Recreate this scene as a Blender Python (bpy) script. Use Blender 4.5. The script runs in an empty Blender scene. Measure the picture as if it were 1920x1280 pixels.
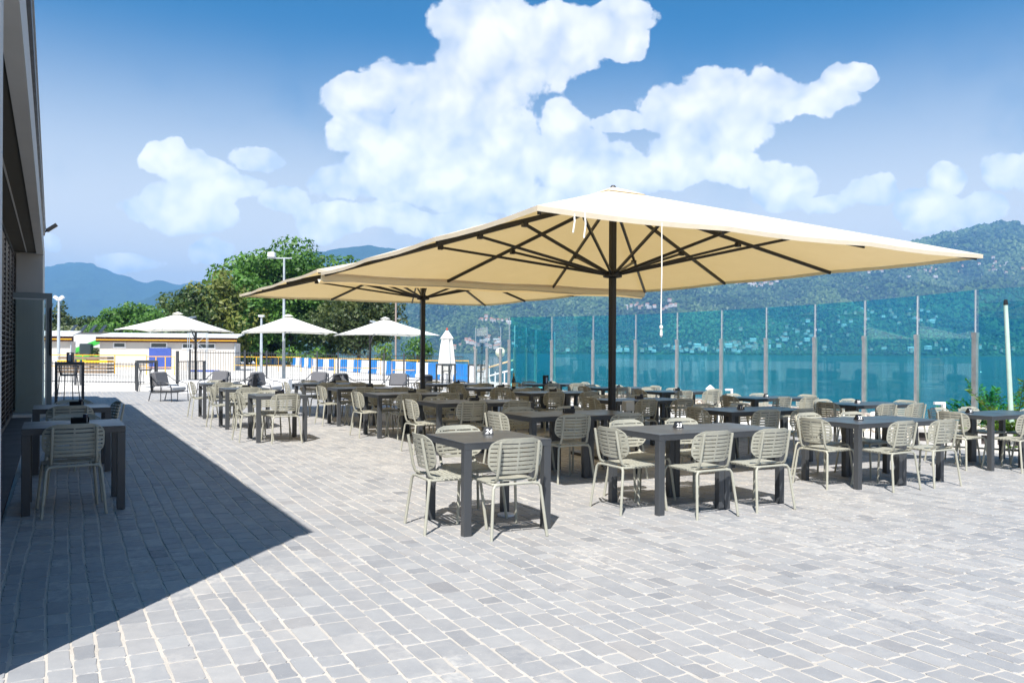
import bpy, math, random
import numpy as np
from mathutils import Vector, noise as mnoise
R = math.radians
random.seed(7); rng = np.random.default_rng(7)
scene = bpy.context.scene
COL = scene.collection

# ------------------------------------------------------------------ camera
EYE = 1.423
cam = bpy.data.cameras.new('camera'); camo = bpy.data.objects.new('camera', cam); COL.objects.link(camo)
cam.sensor_width = 36.0; cam.lens = 28.0; cam.clip_start = 0.05; cam.clip_end = 40000
cam.shift_y = 20.7 / 1920
camo.location = (0, 0, EYE)
camo.rotation_euler = (R(90), 0.0, 0)
camo.rotation_euler.rotate_axis('Z', 0.0056)
scene.camera = camo

# ------------------------------------------------------------------ light
SUN_EL, SUN_AZ = 55.0, 11.3            # shadows run 11.3 degrees to the +X side of +Y
sl = bpy.data.lights.new('sun', 'SUN'); sl.energy = 5.0; sl.angle = R(0.53); sl.color = (1.0, 0.955, 0.89)
so = bpy.data.objects.new('sun', sl); COL.objects.link(so)
ldir = Vector((math.sin(R(SUN_AZ)) * math.cos(R(SUN_EL)), math.cos(R(SUN_AZ)) * math.cos(R(SUN_EL)), -math.sin(R(SUN_EL))))
so.rotation_euler = ldir.to_track_quat('-Z', 'Y').to_euler()
so.location = (-5, -20, 30)
scene.view_settings.view_transform = 'Standard'; scene.view_settings.look = 'None'
scene.view_settings.exposure = 1.06; scene.view_settings.gamma = 1.0
scene.view_settings.use_curve_mapping = False
scene.render.film_transparent = False
scene.cycles.max_bounces = 8; scene.cycles.transparent_max_bounces = 16
scene.cycles.volume_bounces = 0

# ------------------------------------------------------------------ node helpers
class NT:
    def __init__(s, nt):
        s.nt = nt; s.n = nt.nodes; s.l = nt.links
    def new(s, t, **kw):
        nd = s.n.new(t)
        for k, v in kw.items():
            setattr(nd, k, v)
        return nd
    def put(s, sock, val):
        if hasattr(val, 'links') or isinstance(val, bpy.types.NodeSocket):
            s.l.new(val, sock)
        else:
            sock.default_value = val
    def math(s, op, a, b=None, c=None, clamp=False):
        nd = s.new('ShaderNodeMath', operation=op); nd.use_clamp = clamp
        s.put(nd.inputs[0], a)
        if b is not None: s.put(nd.inputs[1], b)
        if c is not None: s.put(nd.inputs[2], c)
        return nd.outputs[0]
    def vmath(s, op, a, b=None):
        nd = s.new('ShaderNodeVectorMath', operation=op)
        s.put(nd.inputs[0], a)
        if b is not None: s.put(nd.inputs[1], b)
        return nd.outputs['Value'] if op in ('DOT_PRODUCT', 'LENGTH') else nd.outputs[0]
    def noise(s, vec=None, scale=5., detail=4., rough=.55, dist=0.):
        nd = s.new('ShaderNodeTexNoise'); nd.inputs['Scale'].default_value = scale
        nd.inputs['Detail'].default_value = detail; nd.inputs['Roughness'].default_value = rough
        nd.inputs['Distortion'].default_value = dist
        if vec is not None: s.l.new(vec, nd.inputs['Vector'])
        return nd.outputs['Fac']
    def ramp(s, fac, stops, interp='LINEAR'):
        nd = s.new('ShaderNodeValToRGB'); nd.color_ramp.interpolation = interp
        el = nd.color_ramp.elements
        while len(el) < len(stops): el.new(0.5)
        for e, (p, c) in zip(el, stops):
            e.position = p; e.color = (c[0], c[1], c[2], 1) if not isinstance(c, (int, float)) else (c, c, c, 1)
        s.put(nd.inputs[0], fac)
        return nd.outputs[0]
    def mix(s, fac, a, b, mode='MIX'):
        nd = s.new('ShaderNodeMix', data_type='RGBA', blend_type=mode)
        s.put(nd.inputs[0], fac)
        for sk, v in ((nd.inputs[6], a), (nd.inputs[7], b)):
            if isinstance(v, tuple) and len(v) == 3: v = v + (1,)
            s.put(sk, v)
        return nd.outputs[2]
    def maprange(s, v, a, b, c=0., d=1., smooth=False):
        nd = s.new('ShaderNodeMapRange'); nd.interpolation_type = 'SMOOTHSTEP' if smooth else 'LINEAR'
        s.put(nd.inputs[0], v)
        for i, x in enumerate((a, b, c, d)): nd.inputs[i + 1].default_value = x
        return nd.outputs[0]
    def bump(s, h, strength=.3, dist=.01, normal=None):
        nd = s.new('ShaderNodeBump'); nd.inputs['Strength'].default_value = strength; nd.inputs['Distance'].default_value = dist
        s.l.new(h, nd.inputs['Height'])
        if normal is not None: s.l.new(normal, nd.inputs['Normal'])
        return nd.outputs[0]

# ------------------------------------------------------------------ world: sky with cumulus
world = bpy.data.worlds.new('World'); scene.world = world; world.use_nodes = True
w = NT(world.node_tree); w.n.clear()
sky = w.new('ShaderNodeTexSky', sky_type='NISHITA'); sky.sun_disc = False
sky.sun_elevation = R(SUN_EL); sky.sun_rotation = R(180 + SUN_AZ)
sky.altitude = 200; sky.air_density = 1.0; sky.dust_density = 0.6; sky.ozone_density = 3.0
tc = w.new('ShaderNodeTexCoord'); D = w.vmath('NORMALIZE', tc.outputs['Generated'])
sep = w.new('ShaderNodeSeparateXYZ'); w.l.new(D, sep.inputs[0])
az = w.math('ARCTAN2', sep.outputs[0], sep.outputs[1]); el = w.math('ARCSINE', sep.outputs[2])
cmb = w.new('ShaderNodeCombineXYZ'); w.l.new(az, cmb.inputs[0]); w.l.new(el, cmb.inputs[1]); P = cmb.outputs[0]
nz = w.new('ShaderNodeTexNoise'); nz.inputs['Scale'].default_value = 9; nz.inputs['Detail'].default_value = 5; w.l.new(D, nz.inputs['Vector'])
warp = w.vmath('MULTIPLY', w.vmath('SUBTRACT', nz.outputs['Color'], (.5, .5, .5)), (.10, .07, 0))
PW = w.vmath('ADD', P, warp)
F0 = 1493.0
def azel(u, v):
    a = math.atan((u - 960) / F0); return a, math.atan((660.7 - v) / F0 * math.cos(a))
BLOBS = [  # cumulus heads: direction (as seen from the terrace), half width, half height
    (880, 60, 60, 62), (905, 130, 95, 78), (1000, 95, 100, 62), (1075, 60, 80, 50), (1150, 30, 62, 36), (1165, 85, 36, 22), (735, 165, 42, 38), (665, 195, 62, 30), (830, 205, 85, 75),
    (690, 255, 66, 34), (790, 275, 110, 60), (920, 265, 105, 75), (625, 350, 55, 34), (720, 335, 90, 42), (860, 345, 120, 50), (1050, 235, 40, 40), (1065, 290, 62, 46),
    (1130, 315, 70, 38), (1165, 225, 40, 14), (1275, 205, 52, 38), (1350, 170, 58, 40), (1420, 175, 70, 44), (1500, 185, 62, 32), (1570, 150, 42, 16),
    (1350, 245, 90, 44), (1275, 300, 66, 34), (1380, 305, 60, 26), (1475, 345, 46, 38), (1620, 350, 30, 22), (1555, 380, 34, 15),
    (385, 335, 58, 28), (470, 303, 28, 18), (312, 300, 34, 20), (430, 360, 60, 26), (300, 385, 55, 26), (370, 415, 80, 26), (520, 385, 26, 20), (640, 425, 80, 22),
    (1765, 320, 30, 22), (1725, 380, 52, 28), (1890, 310, 34, 34), (1845, 375, 46, 26), (1955, 300, 50, 50), (800, 420, 110, 24), (1000, 385, 70, 28),
    (385, 490, 36, 16), (110, 458, 16, 10), (235, 492, 34, 12), (2150, 330, 160, 70), (-250, 300, 200, 80), (2600, 380, 240, 70),
]
field = None
for (u, v, ru, rv) in BLOBS:
    a0, e0 = azel(u, v)
    a1, _ = azel(u + ru, v); _, e1 = azel(u, v - rv)
    ra, re = abs(a1 - a0) * 1.12 + .004, abs(e1 - e0) * 1.12 + .004
    q = w.vmath('MULTIPLY', w.vmath('SUBTRACT', PW, (a0, e0, 0)), (1 / ra, 1 / re, 0))
    d = w.math('SUBTRACT', 1.0, w.vmath('LENGTH', q))
    field = d if field is None else w.math('SMOOTH_MAX', field, d, .06)
fbm = w.noise(D, 14, 8, .62, .1)
def billow(vec, scale):
    nd = w.new('ShaderNodeTexVoronoi', feature='F1'); nd.inputs['Scale'].default_value = scale; nd.inputs['Detail'].default_value = 2.0
    nd.inputs['Roughness'].default_value = .55; nd.inputs['Lacunarity'].default_value = 2.2; nd.normalize = True
    w.l.new(vec, nd.inputs['Vector']); return w.math('SUBTRACT', 1.0, nd.outputs['Distance'])
DW = w.vmath('ADD', D, w.vmath('MULTIPLY', w.vmath('SUBTRACT', nz.outputs['Color'], (.5, .5, .5)), (.05, .05, .05)))
puff = billow(DW, 15.0)
puffL = billow(w.vmath('ADD', DW, (-.012, 0, .022)), 15.0)
big = w.noise(D, 4.5, 4, .55)
# clouds go on all round the sky, beyond the ones seen from the terrace
outside = w.math('MAXIMUM', w.maprange(w.math('ABSOLUTE', az), .75, 1.1, 0, 1), w.maprange(el, .5, .8, 0, 1))
gen = w.math('MULTIPLY', w.math('SUBTRACT', w.math('MULTIPLY', w.math('SUBTRACT', big, .60), 7.0), .2), 1.0)
gen = w.math('SUBTRACT', gen, w.math('MULTIPLY', w.math('SUBTRACT', 1.0, outside), 6.0))
field = w.math('MAXIMUM', field, gen)
dens = w.math('ADD', w.math('ADD', field, w.math('MULTIPLY', w.math('SUBTRACT', fbm, .5), 1.45)), w.math('MULTIPLY', w.math('SUBTRACT', puff, .62), 1.1))
mask = w.maprange(dens, -.03, .13, 0, 1, True)
relief = w.math('MULTIPLY', w.math('SUBTRACT', puff, puffL), 1.5)
lit = w.math('ADD', w.math('ADD', w.math('ADD', .62, relief), w.math('MULTIPLY', w.maprange(dens, 0, 1.0, 0, 1), .22)), w.math('MULTIPLY', w.math('SUBTRACT', big, .5), .6))
lit = w.maprange(lit, .40, 1.02, 0, 1)
ccol = w.mix(lit, (.52, .60, .72), (1.0, .98, .94))
# thin veil low over the hills
veil = w.math('MULTIPLY', w.maprange(w.noise(D, 3.2, 5, .6), .2, .55, .35, 1, True), w.maprange(el, .06, .40, .95, 0.0, True))
skyb = w.new('ShaderNodeBackground'); skyb.inputs[1].default_value = .052
w.l.new(w.mix(1.0, sky.outputs[0], (.04, .80, 1.14), 'MULTIPLY'), skyb.inputs[0])
veb = w.new('ShaderNodeBackground'); veb.inputs[0].default_value = (.92, .85, .72, 1); veb.inputs[1].default_value = .80
clb = w.new('ShaderNodeBackground'); w.l.new(ccol, clb.inputs[0]); w.l.new(w.maprange(el, .05, .32, 1.02, .66), clb.inputs[1])
m1 = w.new('ShaderNodeMixShader'); w.l.new(veil, m1.inputs[0]); w.l.new(skyb.outputs[0], m1.inputs[1]); w.l.new(veb.outputs[0], m1.inputs[2])
m2 = w.new('ShaderNodeMixShader'); w.l.new(mask, m2.inputs[0]); w.l.new(m1.outputs[0], m2.inputs[1]); w.l.new(clb.outputs[0], m2.inputs[2])
world.cycles.sampling_method = 'MANUAL'; world.cycles.sample_map_resolution = 256
wo = w.new('ShaderNodeOutputWorld'); w.l.new(m2.outputs[0], wo.inputs[0])

# ------------------------------------------------------------------ plan of the place
TH = R(29.07); CT, ST = math.cos(TH), math.sin(TH)
SX, SY = -0.0121, -0.0063                         # the terrace falls gently to the lake
def gz(x, y):
    return SX * max(-70, min(25, x)) + SY * max(-10, min(135, y))
def XY(a, b):                                     # terrace grid (a across, b along the building) to world
    return a * CT - b * ST, a * ST + b * CT
def AB(x, y):
    return x * CT + y * ST, -x * ST + y * CT
def G3(a, b, z=0.):
    x, y = XY(a, b); return Vector((x, y, gz(x, y) + z))
def pxY(u, v, Y):                                 # direction measured in the photograph + distance -> point
    return Vector(((u - 960) / F0 * Y, Y, EYE + (660.7 + .0056 * (u - 960) - v) / F0 * Y))

# ------------------------------------------------------------------ materials
MATS = {}
def principled(name, col, rough=.5, metal=0., spec=.5, noise_amt=0., noise_scale=8., bump=0., bump_scale=60., coat=0.):
    if name in MATS: return MATS[name]
    m = bpy.data.materials.new(name); m.use_nodes = True; t = NT(m.node_tree)
    p = t.n['Principled BSDF']
    p.inputs['Roughness'].default_value = rough; p.inputs['Metallic'].default_value = metal
    p.inputs['Specular IOR Level'].default_value = spec
    p.inputs['Coat Weight'].default_value = coat
    tcn = t.new('ShaderNodeTexCoord'); ov = tcn.outputs['Object']
    if noise_amt > 0:
        geo = t.new('ShaderNodeNewGeometry')
        nn = t.noise(geo.outputs['Position'], noise_scale, 5, .6)
        f = t.maprange(nn, .3, .7, 1 - noise_amt, 1 + noise_amt)
        mul = t.new('ShaderNodeVectorMath', operation='SCALE'); mul.inputs[0].default_value = col[:3]; t.l.new(f, mul.inputs['Scale'])
        t.l.new(mul.outputs[0], p.inputs['Base Color'])
        rr = t.maprange(nn, .3, .7, max(.02, rough - .08), min(1, rough + .08)); t.l.new(rr, p.inputs['Roughness'])
    else:
        p.inputs['Base Color'].default_value = (*col[:3], 1)
    if bump > 0:
        geo = t.new('ShaderNodeNewGeometry')
        t.l.new(t.bump(t.noise(geo.outputs['Position'], bump_scale, 4, .6), bump, .004), p.inputs['Normal'])
    MATS[name] = m
    return m

M_TABLE = principled('table_anthracite', (.050, .054, .060), .36, 0, .45, .02, 2)
M_CHAIR = principled('chair_taupe', (.35, .345, .29), .45, 0, .4, .06, 10)
M_BLACK = principled('black_metal', (.012, .012, .013), .45, 0, .4, .1, 10)
M_DARK = principled('dark_grey_metal', (.045, .048, .055), .4, 0, .5, .1, 10)
M_STEEL = principled('stainless_steel', (.52, .50, .48), .38, .85, .5, .12, 12)
M_PLAST = principled('black_plastic', (.01, .01, .011), .35)
M_WHITE = principled('white_print', (.8, .8, .8), .6)
M_CUSH = principled('cushion_light_grey', (.42, .42, .43), .9, 0, .2, .08, 20, .3, 220)
M_CUSHD = principled('cushion_dark_grey', (.13, .13, .14), .9, 0, .2, .08, 20, .3, 220)
M_ROPE = principled('rope_dark_grey', (.05, .05, .055), .8, 0, .3, .1, 20)
M_GALV = principled('galvanised_pole', (.42, .46, .50), .5, .3, .5, .1, 5)
M_YEL = principled('yellow_paint', (.80, .42, .02), .5, 0, .4, .08, 5)
M_BLUEP = principled('blue_plastic', (.010, .20, .56), .45, 0, .4, .10, 2)
M_WHITEP = principled('white_plastic', (.70, .70, .72), .5, 0, .4, .06, 2)
M_BLUEDOOR = principled('blue_painted_panel', (.045, .085, .33), .5, 0, .4, .08, 3)
M_CABIN = principled('cabin_render', (.56, .52, .48), .85, 0, .2, .05, 1.5)
M_BROWN = principled('dark_brown_eaves', (.06, .028, .022), .7, 0, .3, .1, 3)
M_ROOFM = principled('pale_sheet_roof', (.55, .57, .58), .5, 0, .4, .06, 2)
M_GREEN = principled('green_machine_paint', (.05, .42, .06), .4, 0, .5, .06, 3)
M_TYRE = principled('tyre_rubber', (.02, .02, .02), .85)
M_WALL = principled('building_grey_render', (.42, .40, .375), .85, 0, .2, .06, 1.2, .15, 80)
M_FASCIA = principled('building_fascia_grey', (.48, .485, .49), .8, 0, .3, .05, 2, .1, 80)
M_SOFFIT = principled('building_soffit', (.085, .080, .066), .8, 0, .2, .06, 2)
M_CREAMW = principled('building_cream_wall', (.62, .57, .52), .85, 0, .2, .05, 2)
M_SHUT = principled('dark_brown_shutter', (.030, .022, .020), .5, 0, .4, .1, 4)
M_SLABD = principled('dark_threshold_slab', (.055, .045, .045), .55, 0, .4, .15, 3)
M_CONC = principled('pale_concrete', (.55, .54, .52), .9, 0, .2, .10, 2, .3, 60)
M_RUBBLE = principled('pale_rubble', (.62, .55, .47), .9, 0, .2, .25, 6, .4, 30)
M_BARK = principled('bark', (.055, .042, .032), .9, 0, .2, .2, 4, .4, 25)
M_SCREEN = principled('label_grey', (.45, .47, .55), .4)
M_GALVD = principled('grey_box_plastic', (.38, .38, .36), .5)
M_BOTTLE = principled('dark_bottle_glass', (.012, .010, .006), .1, 0, .6)
M_FOIL = principled('gold_foil', (.45, .36, .14), .35, .6)
M_LABEL = principled('bottle_label', (.62, .50, .30), .6)
M_ROPEW = principled('white_rope', (.75, .74, .70), .9)
M_MINT = principled('pale_mint_pole_paint', (.42, .55, .48), .5, 0, .4, .1, 3)
M_GLOBE = principled('cream_globe', (.80, .74, .58), .3)
M_TILE = principled('terracotta_roof', (.42, .17, .09), .9, 0, .2, .1, .05)
M_HOUSE = principled('pale_house_render', (.52, .49, .45), .9, 0, .2, .05, .05)
M_HOUSE2 = principled('warm_house_render', (.46, .37, .28), .9, 0, .2, .05, .05)
M_SOLAR = principled('dark_panel', (.03, .035, .04), .3)
M_BLUEBRICK = principled('pale_hollow_block', (.48, .47, .46), .9, 0, .2, .1, 6, .3, 60)

def glass_mat(name, tint, gloss=.9, f0=1.5):
    m = bpy.data.materials.new(name); m.use_nodes = True; t = NT(m.node_tree); t.n.clear()
    tr = t.new('ShaderNodeBsdfTransparent'); tr.inputs[0].default_value = (*tint, 1)
    gl = t.new('ShaderNodeBsdfGlossy'); gl.inputs['Roughness'].default_value = .006; gl.inputs[0].default_value = (gloss, gloss, gloss, 1)
    lw = t.new('ShaderNodeLayerWeight'); lw.inputs[0].default_value = .5
    fm = t.math('ADD', t.math('MULTIPLY', t.math('POWER', lw.outputs['Facing'], 5.0), .9), .04, clamp=True)
    mx = t.new('ShaderNodeMixShader'); t.l.new(fm, mx.inputs[0]); t.l.new(tr.outputs[0], mx.inputs[1]); t.l.new(gl.outputs[0], mx.inputs[2])
    o = t.new('ShaderNodeOutputMaterial'); t.l.new(mx.outputs[0], o.inputs[0])
    return m
M_GLASS = glass_mat('teal_tinted_glass', (.53, .93, .965))
M_GLASSC = glass_mat('clear_glass', (.90, .94, .94))
M_GLASSD = glass_mat('door_glass', (.86, .92, .91))
M_WINE = glass_mat('wine_glass', (.93, .95, .95))
M_WINDOW = principled('dark_window', (.04, .055, .06), .08, 0, .6)

def fabric_mat(name, col, trans, amount):
    m = bpy.data.materials.new(name); m.use_nodes = True; t = NT(m.node_tree); t.n.clear()
    geo = t.new('ShaderNodeNewGeometry')
    nn = t.noise(geo.outputs['Position'], 2.5, 5, .6)
    c1 = t.mix(t.maprange(nn, .3, .7, 0, 1), tuple(x * .93 for x in col), col)
    df = t.new('ShaderNodeBsdfDiffuse'); t.l.new(c1, df.inputs[0])
    tl = t.new('ShaderNodeBsdfTranslucent'); tl.inputs[0].default_value = (*trans, 1)
    weave = t.noise(geo.outputs['Position'], 30, 3, .6)
    b = t.bump(t.math('ADD', nn, t.math('MULTIPLY', weave, .08)), .4, .04)
    t.l.new(b, df.inputs['Normal'])
    mx = t.new('ShaderNodeMixShader'); mx.inputs[0].default_value = amount
    t.l.new(df.outputs[0], mx.inputs[1]); t.l.new(tl.outputs[0], mx.inputs[2])
    o = t.new('ShaderNodeOutputMaterial'); t.l.new(mx.outputs[0], o.inputs[0])
    return m
M_CANVAS = fabric_mat('cream_canvas', (.86, .80, .67), (.66, .455, .17), .40)
M_CANVASW = fabric_mat('white_canvas', (.84, .83, .80), (.75, .72, .62), .25)

def stone_mat():
    m = bpy.data.materials.new('grey_paving_stone'); m.use_nodes = True; t = NT(m.node_tree); p = t.n['Principled BSDF']
    at = t.new('ShaderNodeAttribute'); at.attribute_name = 'tone'
    geo = t.new('ShaderNodeNewGeometry'); pos = geo.outputs['Position']
    sp = t.new('ShaderNodeSeparateColor'); t.l.new(at.outputs['Color'], sp.inputs[0])
    base = t.ramp(sp.outputs[0], [(0, (.185, .188, .200)), (.30, (.255, .257, .264)), (.7, (.312, .311, .312)), (1, (.365, .358, .348))])
    warm = t.mix(t.math('MULTIPLY', sp.outputs[1], .35), base, (.40, .355, .315))
    mott = t.noise(pos, 9, 6, .62)
    c = t.mix(t.maprange(mott, .25, .75, .0, .55), warm, t.mix(1.0, warm, (.68, .70, .74), 'MULTIPLY'))
    grain = t.noise(pos, 260, 2, .6)
    c = t.mix(t.maprange(grain, .62, .75, 0, .40), c, (.16, .165, .18))
    c = t.mix(t.maprange(grain, .40, .28, 0, .35), c, (.45, .46, .47))
    eff = t.math('MULTIPLY', t.maprange(t.noise(pos, .5, 4, .6), .45, .66, 0, 1, True), t.maprange(t.noise(pos, 16, 6, .72), .42, .62, 0, 1, True))
    eff = t.math('MULTIPLY', eff, t.math('ADD', .25, sp.outputs[2]))
    spot = t.maprange(t.noise(pos, 7, 8, .75), .64, .74, 0, .8, True)
    c = t.mix(t.math('MAXIMUM', t.math('MULTIPLY', eff, .65), t.math('MULTIPLY', spot, t.math('ADD', .2, sp.outputs[2]))), c, (.52, .49, .45))
    # mortar dust rubbed over the faces, scratches and droppings
    c = t.mix(t.maprange(t.noise(pos, 60, 3, .7), .66, .76, 0, .5), c, (.62, .60, .56))
    t.l.new(c, p.inputs['Base Color']); p.inputs['Roughness'].default_value = .62; p.inputs['Specular IOR Level'].default_value = .42
    h = t.math('ADD', t.math('MULTIPLY', mott, 1.0), t.math('MULTIPLY', grain, .35))
    t.l.new(t.bump(h, .35, .003), p.inputs['Normal'])
    return m
M_STONE = stone_mat()
def sand_mat():
    m = bpy.data.materials.new('sanded_joint'); m.use_nodes = True; t = NT(m.node_tree); p = t.n['Principled BSDF']
    geo = t.new('ShaderNodeNewGeometry'); pos = geo.outputs['Position']
    n1 = t.noise(pos, 3, 5, .6); n2 = t.noise(pos, 180, 3, .6)
    c = t.ramp(n1, [(.3, (.39, .36, .32)), (.7, (.52, .485, .44))])
    c = t.mix(t.maprange(n2, .35, .7, .0, .4), c, (.40, .36, .31))
    t.l.new(c, p.inputs['Base Color']); p.inputs['Roughness'].default_value = .95
    t.l.new(t.bump(n2, .7, .006), p.inputs['Normal'])
    return m
M_SAND = sand_mat()
def lot_mat():
    m = bpy.data.materials.new('pale_gravel_lot'); m.use_nodes = True; t = NT(m.node_tree); p = t.n['Principled BSDF']
    geo = t.new('ShaderNodeNewGeometry'); pos = geo.outputs['Position']
    c = t.ramp(t.noise(pos, .22, 6, .65), [(.3, (.46, .44, .40)), (.55, (.60, .575, .54)), (.75, (.66, .64, .60))])
    n2 = t.noise(pos, 5, 5, .7)
    c = t.mix(t.maprange(n2, .4, .7, 0, .3), c, (.42, .40, .36))
    t.l.new(c, p.inputs['Base Color']); p.inputs['Roughness'].default_value = .95
    t.l.new(t.bump(n2, .6, .05), p.inputs['Normal'])
    return m
M_LOT = lot_mat()
def grass_mat():
    m = bpy.data.materials.new('rough_grass'); m.use_nodes = True; t = NT(m.node_tree); p = t.n['Principled BSDF']
    geo = t.new('ShaderNodeNewGeometry'); pos = geo.outputs['Position']
    c = t.ramp(t.noise(pos, 1.5, 6, .7), [(.3, (.035, .075, .018)), (.6, (.08, .14, .03)), (.8, (.16, .17, .07))])
    t.l.new(c, p.inputs['Base Color']); p.inputs['Roughness'].default_value = .9
    t.l.new(t.bump(t.noise(pos, 12, 5, .7), .8, .1), p.inputs['Normal'])
    return m
M_GRASS = grass_mat()
def water_mat():
    m = bpy.data.materials.new('lake_water'); m.use_nodes = True; t = NT(m.node_tree); p = t.n['Principled BSDF']
    geo = t.new('ShaderNodeNewGeometry'); pos = geo.outputs['Position']
    mp = t.new('ShaderNodeMapping'); mp.inputs['Scale'].default_value = (.55, 1.0, 1); t.l.new(pos, mp.inputs[0])
    n1 = t.noise(mp.outputs[0], 1.1, 5, .68, .8); n2 = t.noise(mp.outputs[0], .30, 4, .65, .6); n3 = t.noise(mp.outputs[0], .035, 4, .6)
    h = t.math('ADD', t.math('MULTIPLY', n1, .75), t.math('MULTIPLY', n2, 1.0))
    c = t.ramp(n3, [(.35, (.008, .090, .130)), (.65, (.014, .120, .158))])
    t.l.new(c, p.inputs['Base Color'])
    p.inputs['Roughness'].default_value = .05; p.inputs['IOR'].default_value = 1.36; p.inputs['Specular IOR Level'].default_value = .5
    t.l.new(t.bump(h, 1.0, 1.3), p.inputs['Normal'])
    return m
M_WATER = water_mat()
def hill_mat(name, c0, c1, c2, sc=1.0):
    m = bpy.data.materials.new(name); m.use_nodes = True; t = NT(m.node_tree); p = t.n['Principled BSDF']
    geo = t.new('ShaderNodeNewGeometry'); pos = geo.outputs['Position']
    n1 = t.noise(pos, .0035 * sc, 5, .6); n2 = t.noise(pos, .05 * sc, 6, .78); n3 = t.noise(pos, .11 * sc, 3, .7)
    f = t.math('ADD', t.math('MULTIPLY', n1, .45), t.math('MULTIPLY', n2, .55))
    c = t.ramp(f, [(.40, c0), (.5, c1), (.60, c2)])
    clear = t.maprange(t.noise(pos, .0055 * sc, 4, .6), .66, .74, 0, .6, True)
    c = t.mix(clear, c, (.14, .19, .06))
    t.l.new(c, p.inputs['Base Color']); p.inputs['Roughness'].default_value = .95; p.inputs['Specular IOR Level'].default_value = .1
    h = t.math('ADD', n2, t.math('MULTIPLY', n3, .5))
    t.l.new(t.bump(h, 1.0, 26 / sc), p.inputs['Normal'])
    return m
M_HILL = hill_mat('wooded_hillside', (.014, .040, .016), (.065, .125, .040), (.17, .27, .085))
M_HILLF = hill_mat('distant_wooded_mountain', (.035, .070, .030), (.055, .105, .042), (.08, .14, .055), .6)

def leaf_mat(name, dark, mid, light):
    m = bpy.data.materials.new(name); m.use_nodes = True; t = NT(m.node_tree); t.n.clear()
    at = t.new('ShaderNodeAttribute'); at.attribute_name = 'tone'
    sp = t.new('ShaderNodeSeparateColor'); t.l.new(at.outputs['Color'], sp.inputs[0])
    c = t.ramp(sp.outputs[0], [(0, dark), (.5, mid), (1, light)])
    df = t.new('ShaderNodeBsdfPrincipled'); t.l.new(c, df.inputs['Base Color']); df.inputs['Roughness'].default_value = .5
    df.inputs['Specular IOR Level'].default_value = .35
    tl = t.new('ShaderNodeBsdfTranslucent'); t.l.new(t.mix(1.0, c, (1.3, 1.5, .7), 'MULTIPLY'), tl.inputs[0])
    mx = t.new('ShaderNodeMixShader'); mx.inputs[0].default_value = .28
    t.l.new(df.outputs[0], mx.inputs[1]); t.l.new(tl.outputs[0], mx.inputs[2])
    o = t.new('ShaderNodeOutputMaterial'); t.l.new(mx.outputs[0], o.inputs[0])
    return m
L_GREEN = leaf_mat('leaf_fresh_green', (0.042, 0.098, 0.020), (0.077, 0.175, 0.031), (0.133, 0.266, 0.049))
L_OLIVE = leaf_mat('leaf_olive_yellow', (0.060, 0.082, 0.018), (0.125, 0.150, 0.032), (0.21, 0.225, 0.055))
L_DARK = leaf_mat('leaf_dark_green', (0.025, 0.050, 0.017), (0.050, 0.091, 0.025), (0.105, 0.140, 0.039))
L_CONI = leaf_mat('needle_dark_green', (0.022, 0.042, 0.017), (0.059, 0.084, 0.028), (0.140, 0.161, 0.049))
L_PALE = leaf_mat('leaf_silver_green', (.11, .14, .08), (.18, .21, .13), (.27, .30, .20))
L_LIME = leaf_mat('leaf_lime_green', (.06, .12, .015), (.11, .20, .025), (.18, .29, .045))

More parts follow.
